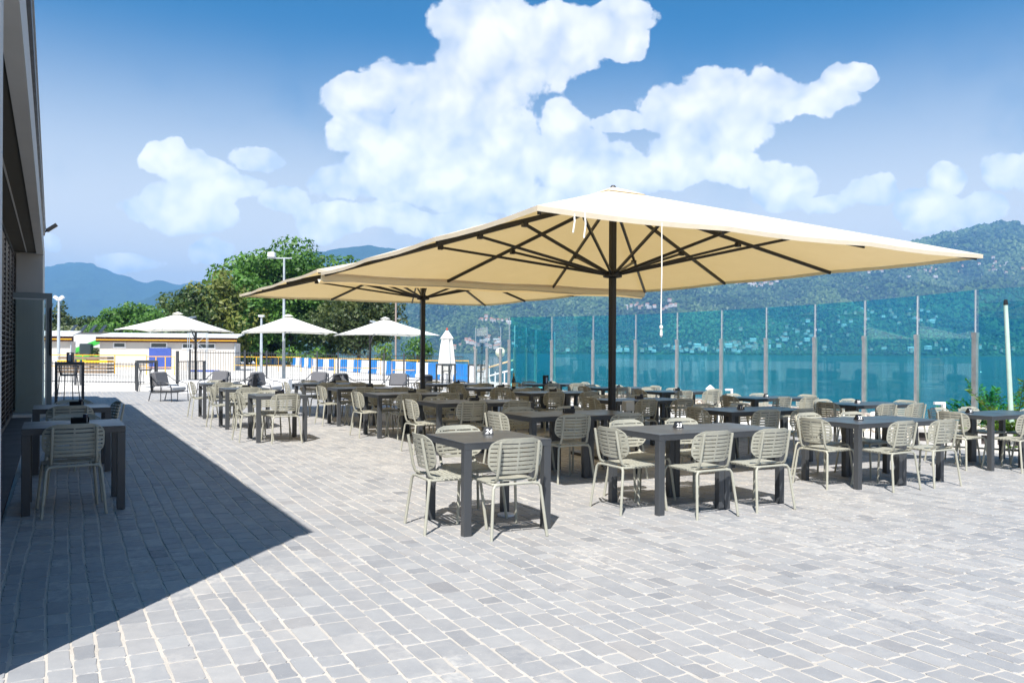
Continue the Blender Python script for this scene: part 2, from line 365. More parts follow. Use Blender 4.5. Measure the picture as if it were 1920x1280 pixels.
# ------------------------------------------------------------------ object helpers
def tag(o, label=None, cat=None, group=None, kind=None):
    if label: o['label'] = label
    if cat: o['category'] = cat
    if group: o['group'] = group
    if kind: o['kind'] = kind
    return o
def empty(name, loc=(0, 0, 0), rz=0.):
    o = bpy.data.objects.new(name, None); COL.objects.link(o); o.empty_display_size = .2
    o.location = loc; o.rotation_euler = (0, 0, rz); return o
class G:
    """collects pieces of one part"""
    def __init__(s): s.v = []; s.f = []
    def add(s, v, f):
        n = len(s.v); s.v.extend(v); s.f.extend([tuple(i + n for i in q) for q in f]); return s
    def box(s, x0, x1, y0, y1, z0, z1, bev=0.):
        if bev <= 0:
            v = [(x0, y0, z0), (x1, y0, z0), (x1, y1, z0), (x0, y1, z0), (x0, y0, z1), (x1, y0, z1), (x1, y1, z1), (x0, y1, z1)]
            return s.add(v, [(0, 3, 2, 1), (4, 5, 6, 7), (0, 1, 5, 4), (1, 2, 6, 5), (2, 3, 7, 6), (3, 0, 4, 7)])
        v = []; e = bev
        def ring(z, i): return [(x0 + i, y0, z), (x1 - i, y0, z), (x1, y0 + i, z), (x1, y1 - i, z), (x1 - i, y1, z), (x0 + i, y1, z), (x0, y1 - i, z), (x0, y0 + i, z)]
        def inn(z): return [(x0 + 2 * e, y0 + e, z), (x1 - 2 * e, y0 + e, z), (x1 - e, y0 + 2 * e, z), (x1 - e, y1 - 2 * e, z), (x1 - 2 * e, y1 - e, z), (x0 + 2 * e, y1 - e, z), (x0 + e, y1 - 2 * e, z), (x0 + e, y0 + 2 * e, z)]
        rs = [inn(z0), ring(z0 + e, e), ring(z1 - e, e), inn(z1)]
        for r in rs: v += r
        f = [tuple(range(7, -1, -1)), tuple(range(24, 32))]
        for k in range(3):
            for i in range(8):
                j = (i + 1) % 8; f.append((k * 8 + i, k * 8 + j, k * 8 + 8 + j, k * 8 + 8 + i))
        return s.add(v, f)
    def tube(s, pts, r, n=8, caps=True, closed=False):
        pts = [Vector(p) for p in pts]; m = len(pts); v = []; f = []
        rad = r if isinstance(r, (list, tuple)) else [r] * m
        up = Vector((0, 0, 1)); prev = None
        for i, p in enumerate(pts):
            if closed: t = pts[(i + 1) % m] - pts[i - 1]
            else: t = (pts[min(i + 1, m - 1)] - pts[max(i - 1, 0)])
            t.normalize()
            if prev is None:
                a = up if abs(t.z) < .9 else Vector((1, 0, 0))
                x = t.cross(a).normalized()
            else:
                x = (prev - t * prev.dot(t)).normalized()
            prev = x; y = t.cross(x)
            for k in range(n):
                q = 2 * math.pi * (k + .5) / n; v.append(tuple(p + (x * math.cos(q) + y * math.sin(q)) * rad[i]))
        for i in range(m if closed else m - 1):
            for k in range(n):
                k2 = (k + 1) % n; j = (i + 1) % m
                f.append((i * n + k, i * n + k2, j * n + k2, j * n + k))
        if caps and not closed:
            f.append(tuple(range(n - 1, -1, -1))); f.append(tuple((m - 1) * n + k for k in range(n)))
        return s.add(v, f)
    def lathe(s, prof, n=12, c=(0, 0, 0)):
        v = []; f = []
        for (r, z) in prof:
            for k in range(n):
                q = 2 * math.pi * k / n; v.append((c[0] + r * math.cos(q), c[1] + r * math.sin(q), c[2] + z))
        for i in range(len(prof) - 1):
            for k in range(n):
                k2 = (k + 1) % n; f.append((i * n + k, i * n + k2, (i + 1) * n + k2, (i + 1) * n + k))
        f.append(tuple(range(n - 1, -1, -1))); f.append(tuple((len(prof) - 1) * n + k for k in range(n)))
        return s.add(v, f)
    def bar(s, p0, p1, wd, ht):                    # rectangular bar between two points
        p0, p1 = Vector(p0), Vector(p1); t = (p1 - p0).normalized()
        a = Vector((0, 0, 1)) if abs(t.z) < .95 else Vector((1, 0, 0))
        x = t.cross(a).normalized() * wd / 2; y = x.cross(t).normalized() * ht / 2
        v = [tuple(p + i * x + j * y) for p in (p0, p1) for i, j in ((-1, -1), (1, -1), (1, 1), (-1, 1))]
        return s.add(v, [(0, 1, 2, 3), (7, 6, 5, 4), (0, 4, 5, 1), (1, 5, 6, 2), (2, 6, 7, 3), (3, 7, 4, 0)])
    def mesh(s, name):
        me = bpy.data.meshes.new(name); me.from_pydata(s.v, [], s.f); me.update(); return me
    def build(s, name, mat, parent=None, smooth=False, fix=True):
        me = s.mesh(name)
        if fix:
            import bmesh
            bm = bmesh.new(); bm.from_mesh(me); bmesh.ops.recalc_face_normals(bm, faces=bm.faces); bm.to_mesh(me); bm.free()
        return link(name, me, mat, parent, smooth)
def link(name, me, mat, parent=None, smooth=False):
    if mat is not None and not me.materials: me.materials.append(mat)
    if smooth:
        me.polygons.foreach_set('use_smooth', [True] * len(me.polygons))
        try: me.set_sharp_from_angle(angle=R(42))
        except Exception: pass
    o = bpy.data.objects.new(name, me); COL.objects.link(o)
    if parent is not None: o.parent = parent
    return o
def copy_tree(o, parent=None):
    c = o.copy(); COL.objects.link(c); c.parent = parent
    for ch in CH.get(o.name, []): CH.setdefault(c.name, []).append(copy_tree(ch, c))
    return c
CH = {}
def remember(root):                                # child lists for copy_tree
    allo = list(COL.objects); CH.clear()
    for o in allo:
        if o.parent: CH.setdefault(o.parent.name, []).append(o)
def mesh_np(name, V, Fq, mat, parent=None, tone=None, smooth=False):
    """V (n,3); Fq list of arrays of polygons with equal sizes"""
    me = bpy.data.meshes.new(name)
    sizes = np.concatenate([np.full(len(f), f.shape[1]) for f in Fq]); idx = np.concatenate([f.ravel() for f in Fq])
    me.vertices.add(len(V)); me.vertices.foreach_set('co', np.asarray(V, np.float32).ravel())
    me.loops.add(len(idx)); me.loops.foreach_set('vertex_index', idx.astype(np.int32))
    me.polygons.add(len(sizes)); st = np.concatenate([[0], np.cumsum(sizes)[:-1]])
    me.polygons.foreach_set('loop_start', st.astype(np.int32)); me.polygons.foreach_set('loop_total', sizes.astype(np.int32))
    me.update(calc_edges=True); me.validate()
    me.polygons.foreach_set('use_smooth', [False] * len(me.polygons))
    if tone is not None:
        ca = me.color_attributes.new('tone', 'FLOAT_COLOR', 'POINT')
        ca.data.foreach_set('color', np.asarray(tone, np.float32).ravel())
    return link(name, me, mat, parent, smooth)

# ================================================================== SETTING
LAKE_Z = -2.6
g = G(); N = 64
g.v = [(0, 2000, LAKE_Z)] + [(9500 * math.cos(2 * math.pi * k / N), 2000 + 9500 * math.sin(2 * math.pi * k / N), LAKE_Z) for k in range(N)]
g.f = [(0, 1 + k, 1 + (k + 1) % N) for k in range(N)]
tag(g.build('lake', M_WATER, fix=False), kind='structure')

def sheet(name, pts, mat, dz, skirt=None):
    g = G(); n = len(pts)
    v = [(x, y, gz(x, y) + dz) for x, y in pts]
    f = [tuple(range(n))]
    if skirt is not None:
        v += [(x, y, skirt) for x, y in pts]
        f += [(i, i + n, (i + 1) % n + n, (i + 1) % n) for i in range(n)]
    g.add(v, f)
    o = g.build(name, mat); tag(o, kind='structure'); return o
# glass screen plan line (curving round the lake side), measured post by post
SCREEN = [(9.75, 13.9), (8.9, 15.3), (8.6, 16.9), (8.15, 18.4), (7.55, 19.85), (6.8, 21.3), (6.0, 22.8), (5.05, 24.35), (4.0, 25.75), (2.75, 27.0), (1.4, 28.0), (-.1, 28.75)]
LAND = [(-70, -10), (24, -10), (17.5, 2), (13.6, 9), (11.2, 13.5), (10.1, 16), (9.6, 18.5), (8.9, 20.5), (8.0, 22.4), (6.9, 24.4), (5.6, 26.4), (4.0, 28.2), (2.2, 30),
        (2.4, 36), (1.5, 42), (-1.0, 47), (-6, 58), (-9, 72), (-11, 95), (-16, 120), (-24, 135), (-70, 135)]
sheet('lot_ground', LAND, M_LOT, -.035, -3.2)
g = G(); g.add([(-70.0, -400, .3), (-70, 135, .04), (-70, 330, -.3), (-260, 600, -.5), (-2500, 1500, 2), (-2500, -400, 5)], [(0, 1, 2, 3, 4, 5)])
tag(g.build('meadow_ground', M_GRASS), kind='structure')
g = G(); g.add([(-70.0, 135, -.2), (-24, 135, -.35), (-30, 175, -1.2), (-60, 260, -1.6), (-70, 330, -.6)], [(0, 1, 2, 3, 4)])
tag(g.build('shore_ground', M_GRASS), kind='structure')

# ---- mountains
def interp(tab, x):
    for (x0, y0), (x1, y1) in zip(tab, tab[1:]):
        if x <= x1:
            t = max(0, min(1, (x - x0) / (x1 - x0))); t = t * t * (3 - 2 * t); return y0 + (y1 - y0) * t
    return tab[-1][1]
class Hill:
    def __init__(s, tab, ys, yr, seed, rough, power=1.05):
        s.tab, s.ys, s.yr, s.seed, s.rough, s.p = tab, ys, yr, seed, rough, power
    def pt(s, u, t):
        k = (u - 960) / F0
        n0 = mnoise.fractal(Vector((u * .0035, s.seed, 0)), .9, 2.0, 3)
        ys = s.ys * (1 + .05 * n0); Y = ys + (s.yr - ys) * t
        zr = (660.7 + .0056 * (u - 960) - interp(s.tab, u)) / F0 * s.yr + EYE
        tt = min(t, 1.0)
        z = (zr - LAKE_Z) * (.06 * tt + .94 * tt ** s.p) + LAKE_Z
        if t > 1: z -= (t - 1) * (s.yr - s.ys) * .5
        X = k * Y
        p = Vector((X * .0022, Y * .0016, s.seed * 3.1))
        ridge = 1 - abs(mnoise.fractal(p, .9, 2.1, 3))
        amp = min(1, tt * 3) * (1 - tt) ** .5 * s.rough
        z += amp * (ridge - .65) * zr * .42
        z += min(1, tt * 20) * s.rough * (mnoise.noise(Vector((X * .014, Y * .014, s.seed))) * 16 + mnoise.noise(Vector((X * .045, Y * .045, s.seed))) * 10)
        return Vector((X, Y, z))
    def build(s, name, u0, u1, nu, nt, mat):
        V = []; T = [(i / nt) for i in range(nt + 1)] + [1.06, 1.3]
        T = [0 if t == 0 else t for t in T]
        for i in range(nu + 1):
            u = u0 + (u1 - u0) * i / nu
            for j, t in enumerate(T):
                q = s.pt(u, t)
                if j == 0: q.z = LAKE_Z - .6
                if j == len(T) - 1: q.z = LAKE_Z - .6
                V.append(tuple(q))
        m = len(T); ii, jj = np.meshgrid(np.arange(nu), np.arange(m - 1), indexing='ij')
        a = (ii * m + jj).ravel(); F = np.stack([a, a + m, a + m + 1, a + 1], 1)
        o = mesh_np(name, np.array(V), [F], mat, smooth=False)
        o.data.polygons.foreach_set('use_smooth', [True] * len(o.data.polygons))
        tag(o, kind='structure'); return o
H_MAIN = Hill([(430, 668), (560, 640), (640, 585), (740, 525), (900, 497), (1050, 480), (1250, 472), (1500, 470), (1680, 463), (1740, 447), (1780, 441), (1815, 433), (1850, 427), (1888, 422), (1925, 431), (1990, 450), (2150, 462), (2600, 520), (3200, 600)], 2500, 4300, 4.3, 1.0)
H_MAIN.build('hillside', 430, 3200, 760, 110, M_HILL)
H_BACK = Hill([(300, 600), (370, 548), (420, 522), (470, 497), (520, 482), (570, 477), (600, 472), (640, 464), (690, 460), (720, 465), (800, 478), (950, 500), (1200, 560)], 4200, 6200, 9.1, .7)
H_BACK.build('mountain', 300, 1200, 160, 40, M_HILLF)
H_LEFT = Hill([(-900, 600), (-300, 560), (0, 527), (60, 508), (92, 499), (122, 494), (150, 491), (166, 493), (190, 504), (230, 516), (272, 530), (300, 525), (335, 533), (365, 528), (410, 527), (460, 532), (600, 570)], 5200, 7600, 2.2, .8)
H_LEFT.build('mountain', -900, 600, 240, 50, M_HILLF)
H_SPUR = Hill([(60, 640), (150, 618), (215, 588), (265, 562), (300, 548), (335, 541), (380, 546), (450, 570), (560, 620)], 3800, 5200, 6.6, .7)
H_SPUR.build('mountain', 60, 560, 120, 40, M_HILLF)

# tree crowns of the wooded slope across the lake (a far-off wood that reads as one mass)
def forest(hill, u0, u1, cnt):
    ico_ = np.array([(0, 0, 1), (.89, 0, .45), (.28, .85, .45), (-.72, .53, .45), (-.72, -.53, .45), (.28, -.85, .45), (.72, .53, -.45), (-.28, .85, -.45), (-.89, 0, -.45), (-.28, -.85, -.45), (.72, -.53, -.45), (0, 0, -1)])
    icf_ = np.array([(0, 1, 2), (0, 2, 3), (0, 3, 4), (0, 4, 5), (0, 5, 1), (1, 6, 2), (2, 7, 3), (3, 8, 4), (4, 9, 5), (5, 10, 1), (6, 7, 2), (7, 8, 3), (8, 9, 4), (9, 10, 5), (10, 6, 1), (11, 7, 6), (11, 8, 7), (11, 9, 8), (11, 10, 9), (11, 6, 10)])
    V = np.zeros((cnt, 12, 3)); T = np.zeros((cnt, 12, 4)); T[..., 3] = 1
    for k in range(cnt):
        u = random.uniform(u0, u1); t = random.random() ** .9 * .995 + .004
        q = hill.pt(u, t); s_ = random.uniform(5, 9) * (.75 + t * .9)
        V[k] = ico_ * np.array([s_, s_, s_ * random.uniform(.8, 1.25)]) * rng.uniform(.75, 1.2, (12, 1)) + np.array([q.x, q.y, q.z + s_ * .35])
        T[k, :, 0] = min(1, max(0, .5 + .9 * mnoise.noise(Vector((q.x * .004, q.y * .004, 1.7))) + random.gauss(0, .22)))
    m_ = leaf_mat('forest_crowns', (.016, .042, .016), (.050, .100, .034), (.12, .19, .06))
    F = (icf_[None] + (np.arange(cnt) * 12)[:, None, None]).reshape(-1, 3)
    o = mesh_np('forest', V.reshape(-1, 3), [F], m_, None, T.reshape(-1, 4), True); tag(o, 'mass of woodland covering the hillside across the lake', 'forest', kind='stuff')
    o.data.polygons.foreach_set('use_smooth', [True] * len(o.data.polygons))

# ---- paving: strips of split stones running along the building
PA0, PA1, PB0, PB1 = -.47, 13.4, -1.5, 31.0
cor = [XY(PA0, PB0), XY(PA1, PB0), XY(PA1 + .1, 16), XY(PA1 - .6, 22), XY(PA1 - 2.2, 26.5), XY(PA1 - 4, PB1), XY(PA0, PB1)]
forest(H_MAIN, 620, 2150, 52000)
terrace = sheet('terrace_paving', cor, M_SAND, -.0035)
def in_terrace(a, b):
    if b < 16: return a < PA1
    if b < 22: return a < PA1 + .1 - (b - 16) / 6 * .7
    if b < 26.5: return a < PA1 - .6 - (b - 22) / 4.5 * 1.6
    return a < PA1 - 2.2 - (b - 26.5) / 4.5 * 1.8
stones = []
edges = [PA0 + .01]
while edges[-1] < PA1 + .2:
    edges.append(edges[-1] + random.choice([.10, .112, .12, .125, .13, .145, .155]))
def wob(i, b):
    return .022 * math.sin(b * .55 + i * .05) + .006 * math.sin(b * 2.3 + i * 1.7) + .012 * math.sin(b * 1.1 - i * .21)
for i in range(len(edges) - 1):
    b = PB0 + random.uniform(0, .2)
    while b < PB1 - .2:
        ln = random.choice([.12, .15, .17, .19, .21, .23, .25]) * random.uniform(.92, 1.08)
        b2 = b + ln
        if in_terrace(edges[i + 1], b2):
            jg = random.uniform(.0028, .0065)
            jb = random.uniform(.0018, .005)
            q = []
            for (e, bb, sa, sb) in ((i, b, 1, 1), (i + 1, b, -1, 1), (i + 1, b2, -1, -1), (i, b2, 1, -1)):
                q.append((edges[e] + wob(e, bb) + sa * jg + random.gauss(0, .0022), bb + sb * jb + random.gauss(0, .0025)))
            stones.append(q)
        b = b2
S = np.array(stones)                                      # n,4,2 in terrace coordinates
n = len(S)
def stone_outlines(S):
    """worn twelve-sided outlines (corners cut, sides dented); n,12,2"""
    n = len(S); out = np.zeros((n, 12, 2)); c = S.mean(1)
    for k in range(4):
        p, pn, pp = S[:, k], S[:, (k + 1) % 4], S[:, k - 1]
        d1 = pn - p; d1 /= np.linalg.norm(d1, axis=1)[:, None]; d0 = pp - p; d0 /= np.linalg.norm(d0, axis=1)[:, None]
        out[:, 3 * k] = p + d0 * rng.uniform(.005, .017, n)[:, None]
        out[:, 3 * k + 1] = p + d1 * rng.uniform(.005, .017, n)[:, None]
        ln_ = np.linalg.norm(pn - p, axis=1)[:, None]; mid = (p + pn) / 2 + d1 * ln_ * np.clip(rng.normal(0, .09, (n, 1)), -.2, .2); inw = c - mid; inw /= np.linalg.norm(inw, axis=1)[:, None]
        out[:, 3 * k + 2] = mid + inw * rng.normal(.0008, .0022, n)[:, None]
    return out
O = stone_outlines(S); cS = S.mean(1)[:, None]; inw = cS - O; inw /= np.linalg.norm(inw, axis=2)[..., None]
allV = np.zeros((n, 24, 3)); tone = np.zeros((n, 24, 4))
allV[:, :12, :2] = O + inw * rng.uniform(.003, .006, (n, 12))[..., None]; allV[:, 12:, :2] = O
tl_ = rng.normal(0, 1, (n, 3)) * np.array([.0009, .005, .004]); dlt = allV[:, :12, :2] - cS
allV[:, :12, 2] = tl_[:, :1] + dlt[..., 0] * tl_[:, 1:2] + dlt[..., 1] * tl_[:, 2:3]; allV[:, 12:, 2] = -.007
tone[:, :, 0] = np.clip(rng.normal(.55, .17, n), 0, 1)[:, None]; tone[:, :, 1] = np.clip(rng.normal(.1, .3, n), 0, 1)[:, None]
tone[:, :, 2] = (rng.uniform(0, 1, n) ** 3)[:, None]; tone[:, :, 3] = 1
WX = allV[..., 0] * CT - allV[..., 1] * ST; WY = allV[..., 0] * ST + allV[..., 1] * CT
WZ = allV[..., 2] + SX * WX + SY * WY
W3 = np.stack([WX, WY, WZ], -1)
topf = np.arange(12)[None]; sidef = np.array([[k, 12 + k, 12 + (k + 1) % 12, (k + 1) % 12] for k in range(12)])
cx, cy = WX.mean(1), WY.mean(1)
pu = 960 + F0 * cx / np.maximum(cy, .1); pv = 660 + F0 * EYE / np.maximum(cy, .1)
ok = (cy > .5) & (pu > -10) & (pu < 1930) & (pv < 1290)
order = np.argsort(np.where(ok, np.hypot(cx, cy), 1e9))
near = order[:300]; rest = np.setdiff1d(np.arange(n), near)
for k in near:
    c0 = W3[k].mean(0)
    o = mesh_np('paving_stone', W3[k] - c0, [topf, sidef], M_STONE, terrace, tone[k]); o.location = tuple(c0)
m = len(rest); off = (np.arange(m) * 24)[:, None, None]
o = mesh_np('paving_stones', W3[rest].reshape(-1, 3), [(topf[None] + off).reshape(-1, 12), (sidef[None] + off).reshape(-1, 4)], M_STONE, terrace, tone[rest].reshape(-1, 4))
o['kind'] = 'stuff'

# ---- restaurant building on the left, roof overhanging the terrace
bx, by = XY(-.24, 4.1); RB = R(30.0)
bld = empty('restaurant_building', (bx, by, 0), RB)
tag(bld, 'grey restaurant building with deep overhanging roof along the left edge', 'building')
G().box(-1.2, -.03, 0, .28, -.3, 3.54).build('end_fin', M_FASCIA, bld)
G().box(-.14, -.01, 0, 16.5, 3.55, 4.05).build('fascia', M_FASCIA, bld)
G().box(-.50, .02, -.02, 17.2, 4.053, 4.20).build('flashing', M_DARK, bld)
G().box(-.50, .035, -.03, 17.2, 4.203, 4.215).build('lit_flashing_edge', M_GALV, bld)  # paler strip, colours in the sunlit top edge of the flashing
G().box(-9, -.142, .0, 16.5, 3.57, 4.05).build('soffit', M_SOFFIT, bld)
G().box(-9, -.51, -.02, 21.5, 4.056, 4.19).build('roof', M_ROOFM, bld)
G().box(-.335, -.315, .3, 16.4, 3.562, 3.58).build('soffit_joint', M_FASCIA, bld)
G().box(-.52, -.02, 16.5, 16.62, -.3, 3.56).build('end_wall', M_WALL, bld)
G().box(-9, -.012, 16.625, 20.8, -.3, 4.045).build('side_wall', M_CREAMW, bld)
G().box(-9, -.62, .3, 16.49, -.3, 3.56).build('facade_wall', M_WINDOW, bld)
G().box(-.60, -.19, .3, 16.45, -.05, .012).build('threshold', M_SLABD, bld)
for k in range(6):                                        # folding slatted shutters
    y0 = 8.2 + k * 1.38
    sh = G()
    for xx in (0, 1.28): sh.box(-.585, -.53, y0 + xx, y0 + xx + .07, .05, 3.5)
    sh.box(-.585, -.53, y0 + .07, y0 + 1.28, .05, .13); sh.box(-.585, -.53, y0 + .07, y0 + 1.28, 3.42, 3.5)
    fr = sh.build('shutter', M_SHUT, bld)
    sl = G()
    for z in np.arange(.17, 3.4, .085):
        sl.add([(-.58, y0 + .07, z), (-.58, y0 + 1.28, z), (-.535, y0 + 1.28, z + .045), (-.535, y0 + .07, z + .045),
                (-.58, y0 + .07, z + .012), (-.58, y0 + 1.28, z + .012), (-.535, y0 + 1.28, z + .057), (-.535, y0 + .07, z + .057)],
               [(0, 1, 2, 3), (4, 7, 6, 5), (0, 4, 5, 1), (2, 6, 7, 3)])
    s2 = sl.build('slats', M_SHUT, fr); s2['kind'] = 'stuff'
# spotlight on the roof edge
x, y = bx + math.cos(RB) * .05 - math.sin(RB) * 17.0, by + math.sin(RB) * .05 + math.cos(RB) * 17.0
sp = empty('roof_spotlight', (x, y, 4.1), RB); tag(sp, 'small black spotlight on an arm at the roof edge', 'spotlight')
G().tube([(-.1, 0, -.1), (-.05, 0, .0), (.02, 0, .06)], .02, 8).build('bracket', M_BLACK, sp)
G().bar((.0, 0, .04), (.20, 0, .20), .10, .08).build('lamp_head', M_BLACK, sp)
# glazed entrance screen standing out from the facade
x, y = bx + math.cos(RB) * .17 - math.sin(RB) * 15.6, by + math.sin(RB) * .17 + math.cos(RB) * 15.6
gs = empty('glass_entrance_screen', (x, y, gz(x, y)), TH); tag(gs, 'dark framed glass entrance screen beside the slatted shutters', 'glass screen')
f = G(); f.box(-.10, 0, -.04, .04, .0, 2.62); f.box(-2.4, -2.3, -.04, .04, 0, 2.62); f.box(-2.3, -.10, -.04, .04, 2.50, 2.62); f.box(-2.3, -.10, -.04, .04, 0, .10)
f.build('frame', principled('grey_aluminium', (.16, .19, .20), .4, .2), gs)
G().box(-2.3, -.10, -.006, .006, .10, 2.50).build('pane', M_GLASSD, gs)
f = G(); f.box(-.125, -.101, -.046, -.02, .1, 2.5); f.box(-2.3, -.125, -.046, -.02, 2.475, 2.499); f.build('bead', M_FASCIA, gs)
G().tube([(-.03, -.045, 1.3), (-.03, -.09, 1.35), (-.03, -.09, 2.25), (-.03, -.045, 2.3)], .018, 6).build('handle', M_BLACK, gs)
G().box(-2.4, .05, -.25, .25, -.1, .055).build('sill', M_CONC, gs)

# ---- curved glass wind screen round the lake side
scr = empty('glass_wind_screen', (SCREEN[5][0], SCREEN[5][1], 0)); tag(scr, 'tall curved teal glass wind screen on steel posts facing the lake', 'glass screen')
loc0 = Vector((SCREEN[5][0], SCREEN[5][1], 0))
TOPZ, STZ, WALLZ = 2.88, 2.06, .30
def screen_part(p, q, par, off, mats=(M_GLASS,), top=TOPZ, foot=WALLZ):
    p, q = Vector((p[0], p[1], 0)), Vector((q[0], q[1], 0)); d = (q - p).normalized(); nrm = Vector((-d.y, d.x, 0))
    z0 = gz(p.x, p.y); z1 = gz(q.x, q.y)
    def pane(zb, zt, o, m, ins):
        a = p + d * ins + nrm * o; b = q - d * ins + nrm * o; th = nrm * .006
        v = [tuple(w_ + Vector((0, 0, zz)) - off) for w_, zg in ((a - th, z0), (b - th, z1), (b + th, z1), (a + th, z0)) for zz in (zg + zb, zg + zt)]
        G().add(v, [(0, 2, 3, 1), (2, 4, 5, 3), (4, 6, 7, 5), (6, 0, 1, 7), (1, 3, 5, 7), (0, 6, 4, 2)]).build('pane', m, par)
    pane(foot + .06, top, -.012, mats[0], .055)
def screen_post(p, par, off, d, foot=WALLZ, top=TOPZ, st=STZ):
    z = gz(*p); o = Vector((p[0], p[1], z)) - off
    d = Vector((d[0], d[1], 0)).normalized(); nx = Vector((-d.y, d.x, 0))
    g = G()
    def prism(g, w1, w2, za, zb):
        v = [tuple(o + d * i * w1 + nx * j * w2 + Vector((0, 0, zz))) for zz in (za, zb) for i, j in ((-1, -1), (1, -1), (1, 1), (-1, 1))]
        g.add(v, [(0, 3, 2, 1), (4, 5, 6, 7), (0, 1, 5, 4), (1, 2, 6, 5), (2, 3, 7, 6), (3, 0, 4, 7)])
    prism(g, .048, .04, foot, st)
    for k in range(2): prism(g, .052, .012, foot + .001 + k * 0, st - .002) if k == 0 else None
    prism(g, .055, .046, st - .09, st + .004)
    po = g.build('post', M_STEEL, par)
    g = G(); prism(g, .006, .014, st, top); g.build('guide', M_GALV, po)
for i, (p, q) in enumerate(zip(SCREEN, SCREEN[1:])): screen_part(p, q, scr, loc0)
for i, p in enumerate(SCREEN):
    q0 = SCREEN[max(0, i - 1)]; q1 = SCREEN[min(len(SCREEN) - 1, i + 1)]
    screen_post(p, scr, loc0, (q1[0] - q0[0], q1[1] - q0[1]))
# return screen, clearer glass, towards the landing stage
RET = [(-.35, 28.9), (-.95, 31.2), (-1.45, 33.2)]
l2 = Vector((RET[1][0], RET[1][1], 0))
scr2 = empty('glass_return_screen', tuple(l2)); tag(scr2, 'clear glass return screen behind the globe lamp at the end of the terrace', 'glass screen')
RET = [(-.42, 29.6), (-.93, 29.9), (-1.42, 31.0)]
for p, q in zip(RET, RET[1:]): screen_part(p, q, scr2, l2, (M_GLASSC,), 2.55, .1)
for i, p in enumerate(RET): screen_post(p, scr2, l2, (.5, -.3), .0, 2.55, 1.75)
BAY = [(.10, 29.4), (.55, 31.2), (1.0, 33.4), (1.9, 35.5)]
l3 = Vector((.8, 32, 0)); scr3 = empty('glass_bay_screen', tuple(l3)); tag(scr3, 'teal glass side screen running out behind the wind screen corner', 'glass screen')
for p, q in zip(BAY, BAY[1:]): screen_part(p, q, scr3, l3, (M_GLASS,), 2.6, .0)
for i, p in enumerate(BAY): screen_post(p, scr3, l3, (.3, 1), .0, 2.6, 1.8)

# low stone parapet under the wind screen, and rubble in front of it
def parapet():
    g = G(); P_ = [Vector((x, y, gz(x, y))) for x, y in SCREEN]
    prof = [(-.16, -.3), (-.16, .26), (-.13, .30), (.15, .30), (.18, .26), (.18, -.3)]
    V = []; 
    for i, p in enumerate(P_):
        d = (P_[min(i + 1, len(P_) - 1)] - P_[max(0, i - 1)]); d.z = 0; d.normalize(); nx = Vector((-d.y, d.x, 0))
        for (o, z) in prof: V.append(tuple(p + nx * o + Vector((0, 0, z))))
    k = len(prof); F = []
    for i in range(len(P_) - 1):
        for j in range(k - 1): F.append((i * k + j, (i + 1) * k + j, (i + 1) * k + j + 1, i * k + j + 1))
    F += [tuple(range(k)), tuple((len(P_) - 1) * k + j for j in range(k - 1, -1, -1))]
    g.add(V, F); return g.build('stone_parapet', principled('rough_grey_stone', (.30, .26, .23), .95, 0, .2, .35, 9, .8, 22))
tag(parapet(), 'low rough stone parapet carrying the glass wind screen', 'parapet')

# ================================================================== FURNITURE
# ---- slatted metal chair, local: faces +Y (towards its table), origin on the floor under the seat centre
def slot_panel(rows, half_w, depth_fn, cols, solid_cols, thick, vertical):
    """rows: list of (coordinate, is_slot_above) ; builds a pierced sheet with thickness"""
    V = []; F = []; nc = len(cols)
    for r, (c, _) in enumerate(rows):
        for t in cols: V.append(depth_fn(t * half_w(c), c))
    for r in range(len(rows) - 1):
        slot = rows[r][1]
        for k in range(nc - 1):
            if slot and not solid_cols[k]: continue
            F.append((r * nc + k, r * nc + k + 1, (r + 1) * nc + k + 1, (r + 1) * nc + k))
    me = bpy.data.meshes.new('sheet'); me.from_pydata(V, [], F); me.update()
    import bmesh
    bm = bmesh.new(); bm.from_mesh(me)
    bmesh.ops.delete(bm, geom=[v for v in bm.verts if not v.link_faces], context='VERTS')
    bmesh.ops.recalc_face_normals(bm, faces=bm.faces)
    bmesh.ops.solidify(bm, geom=bm.faces[:], thickness=thick)
    bmesh.ops.recalc_face_normals(bm, faces=bm.faces)
    bm.to_mesh(me); bm.free(); return me
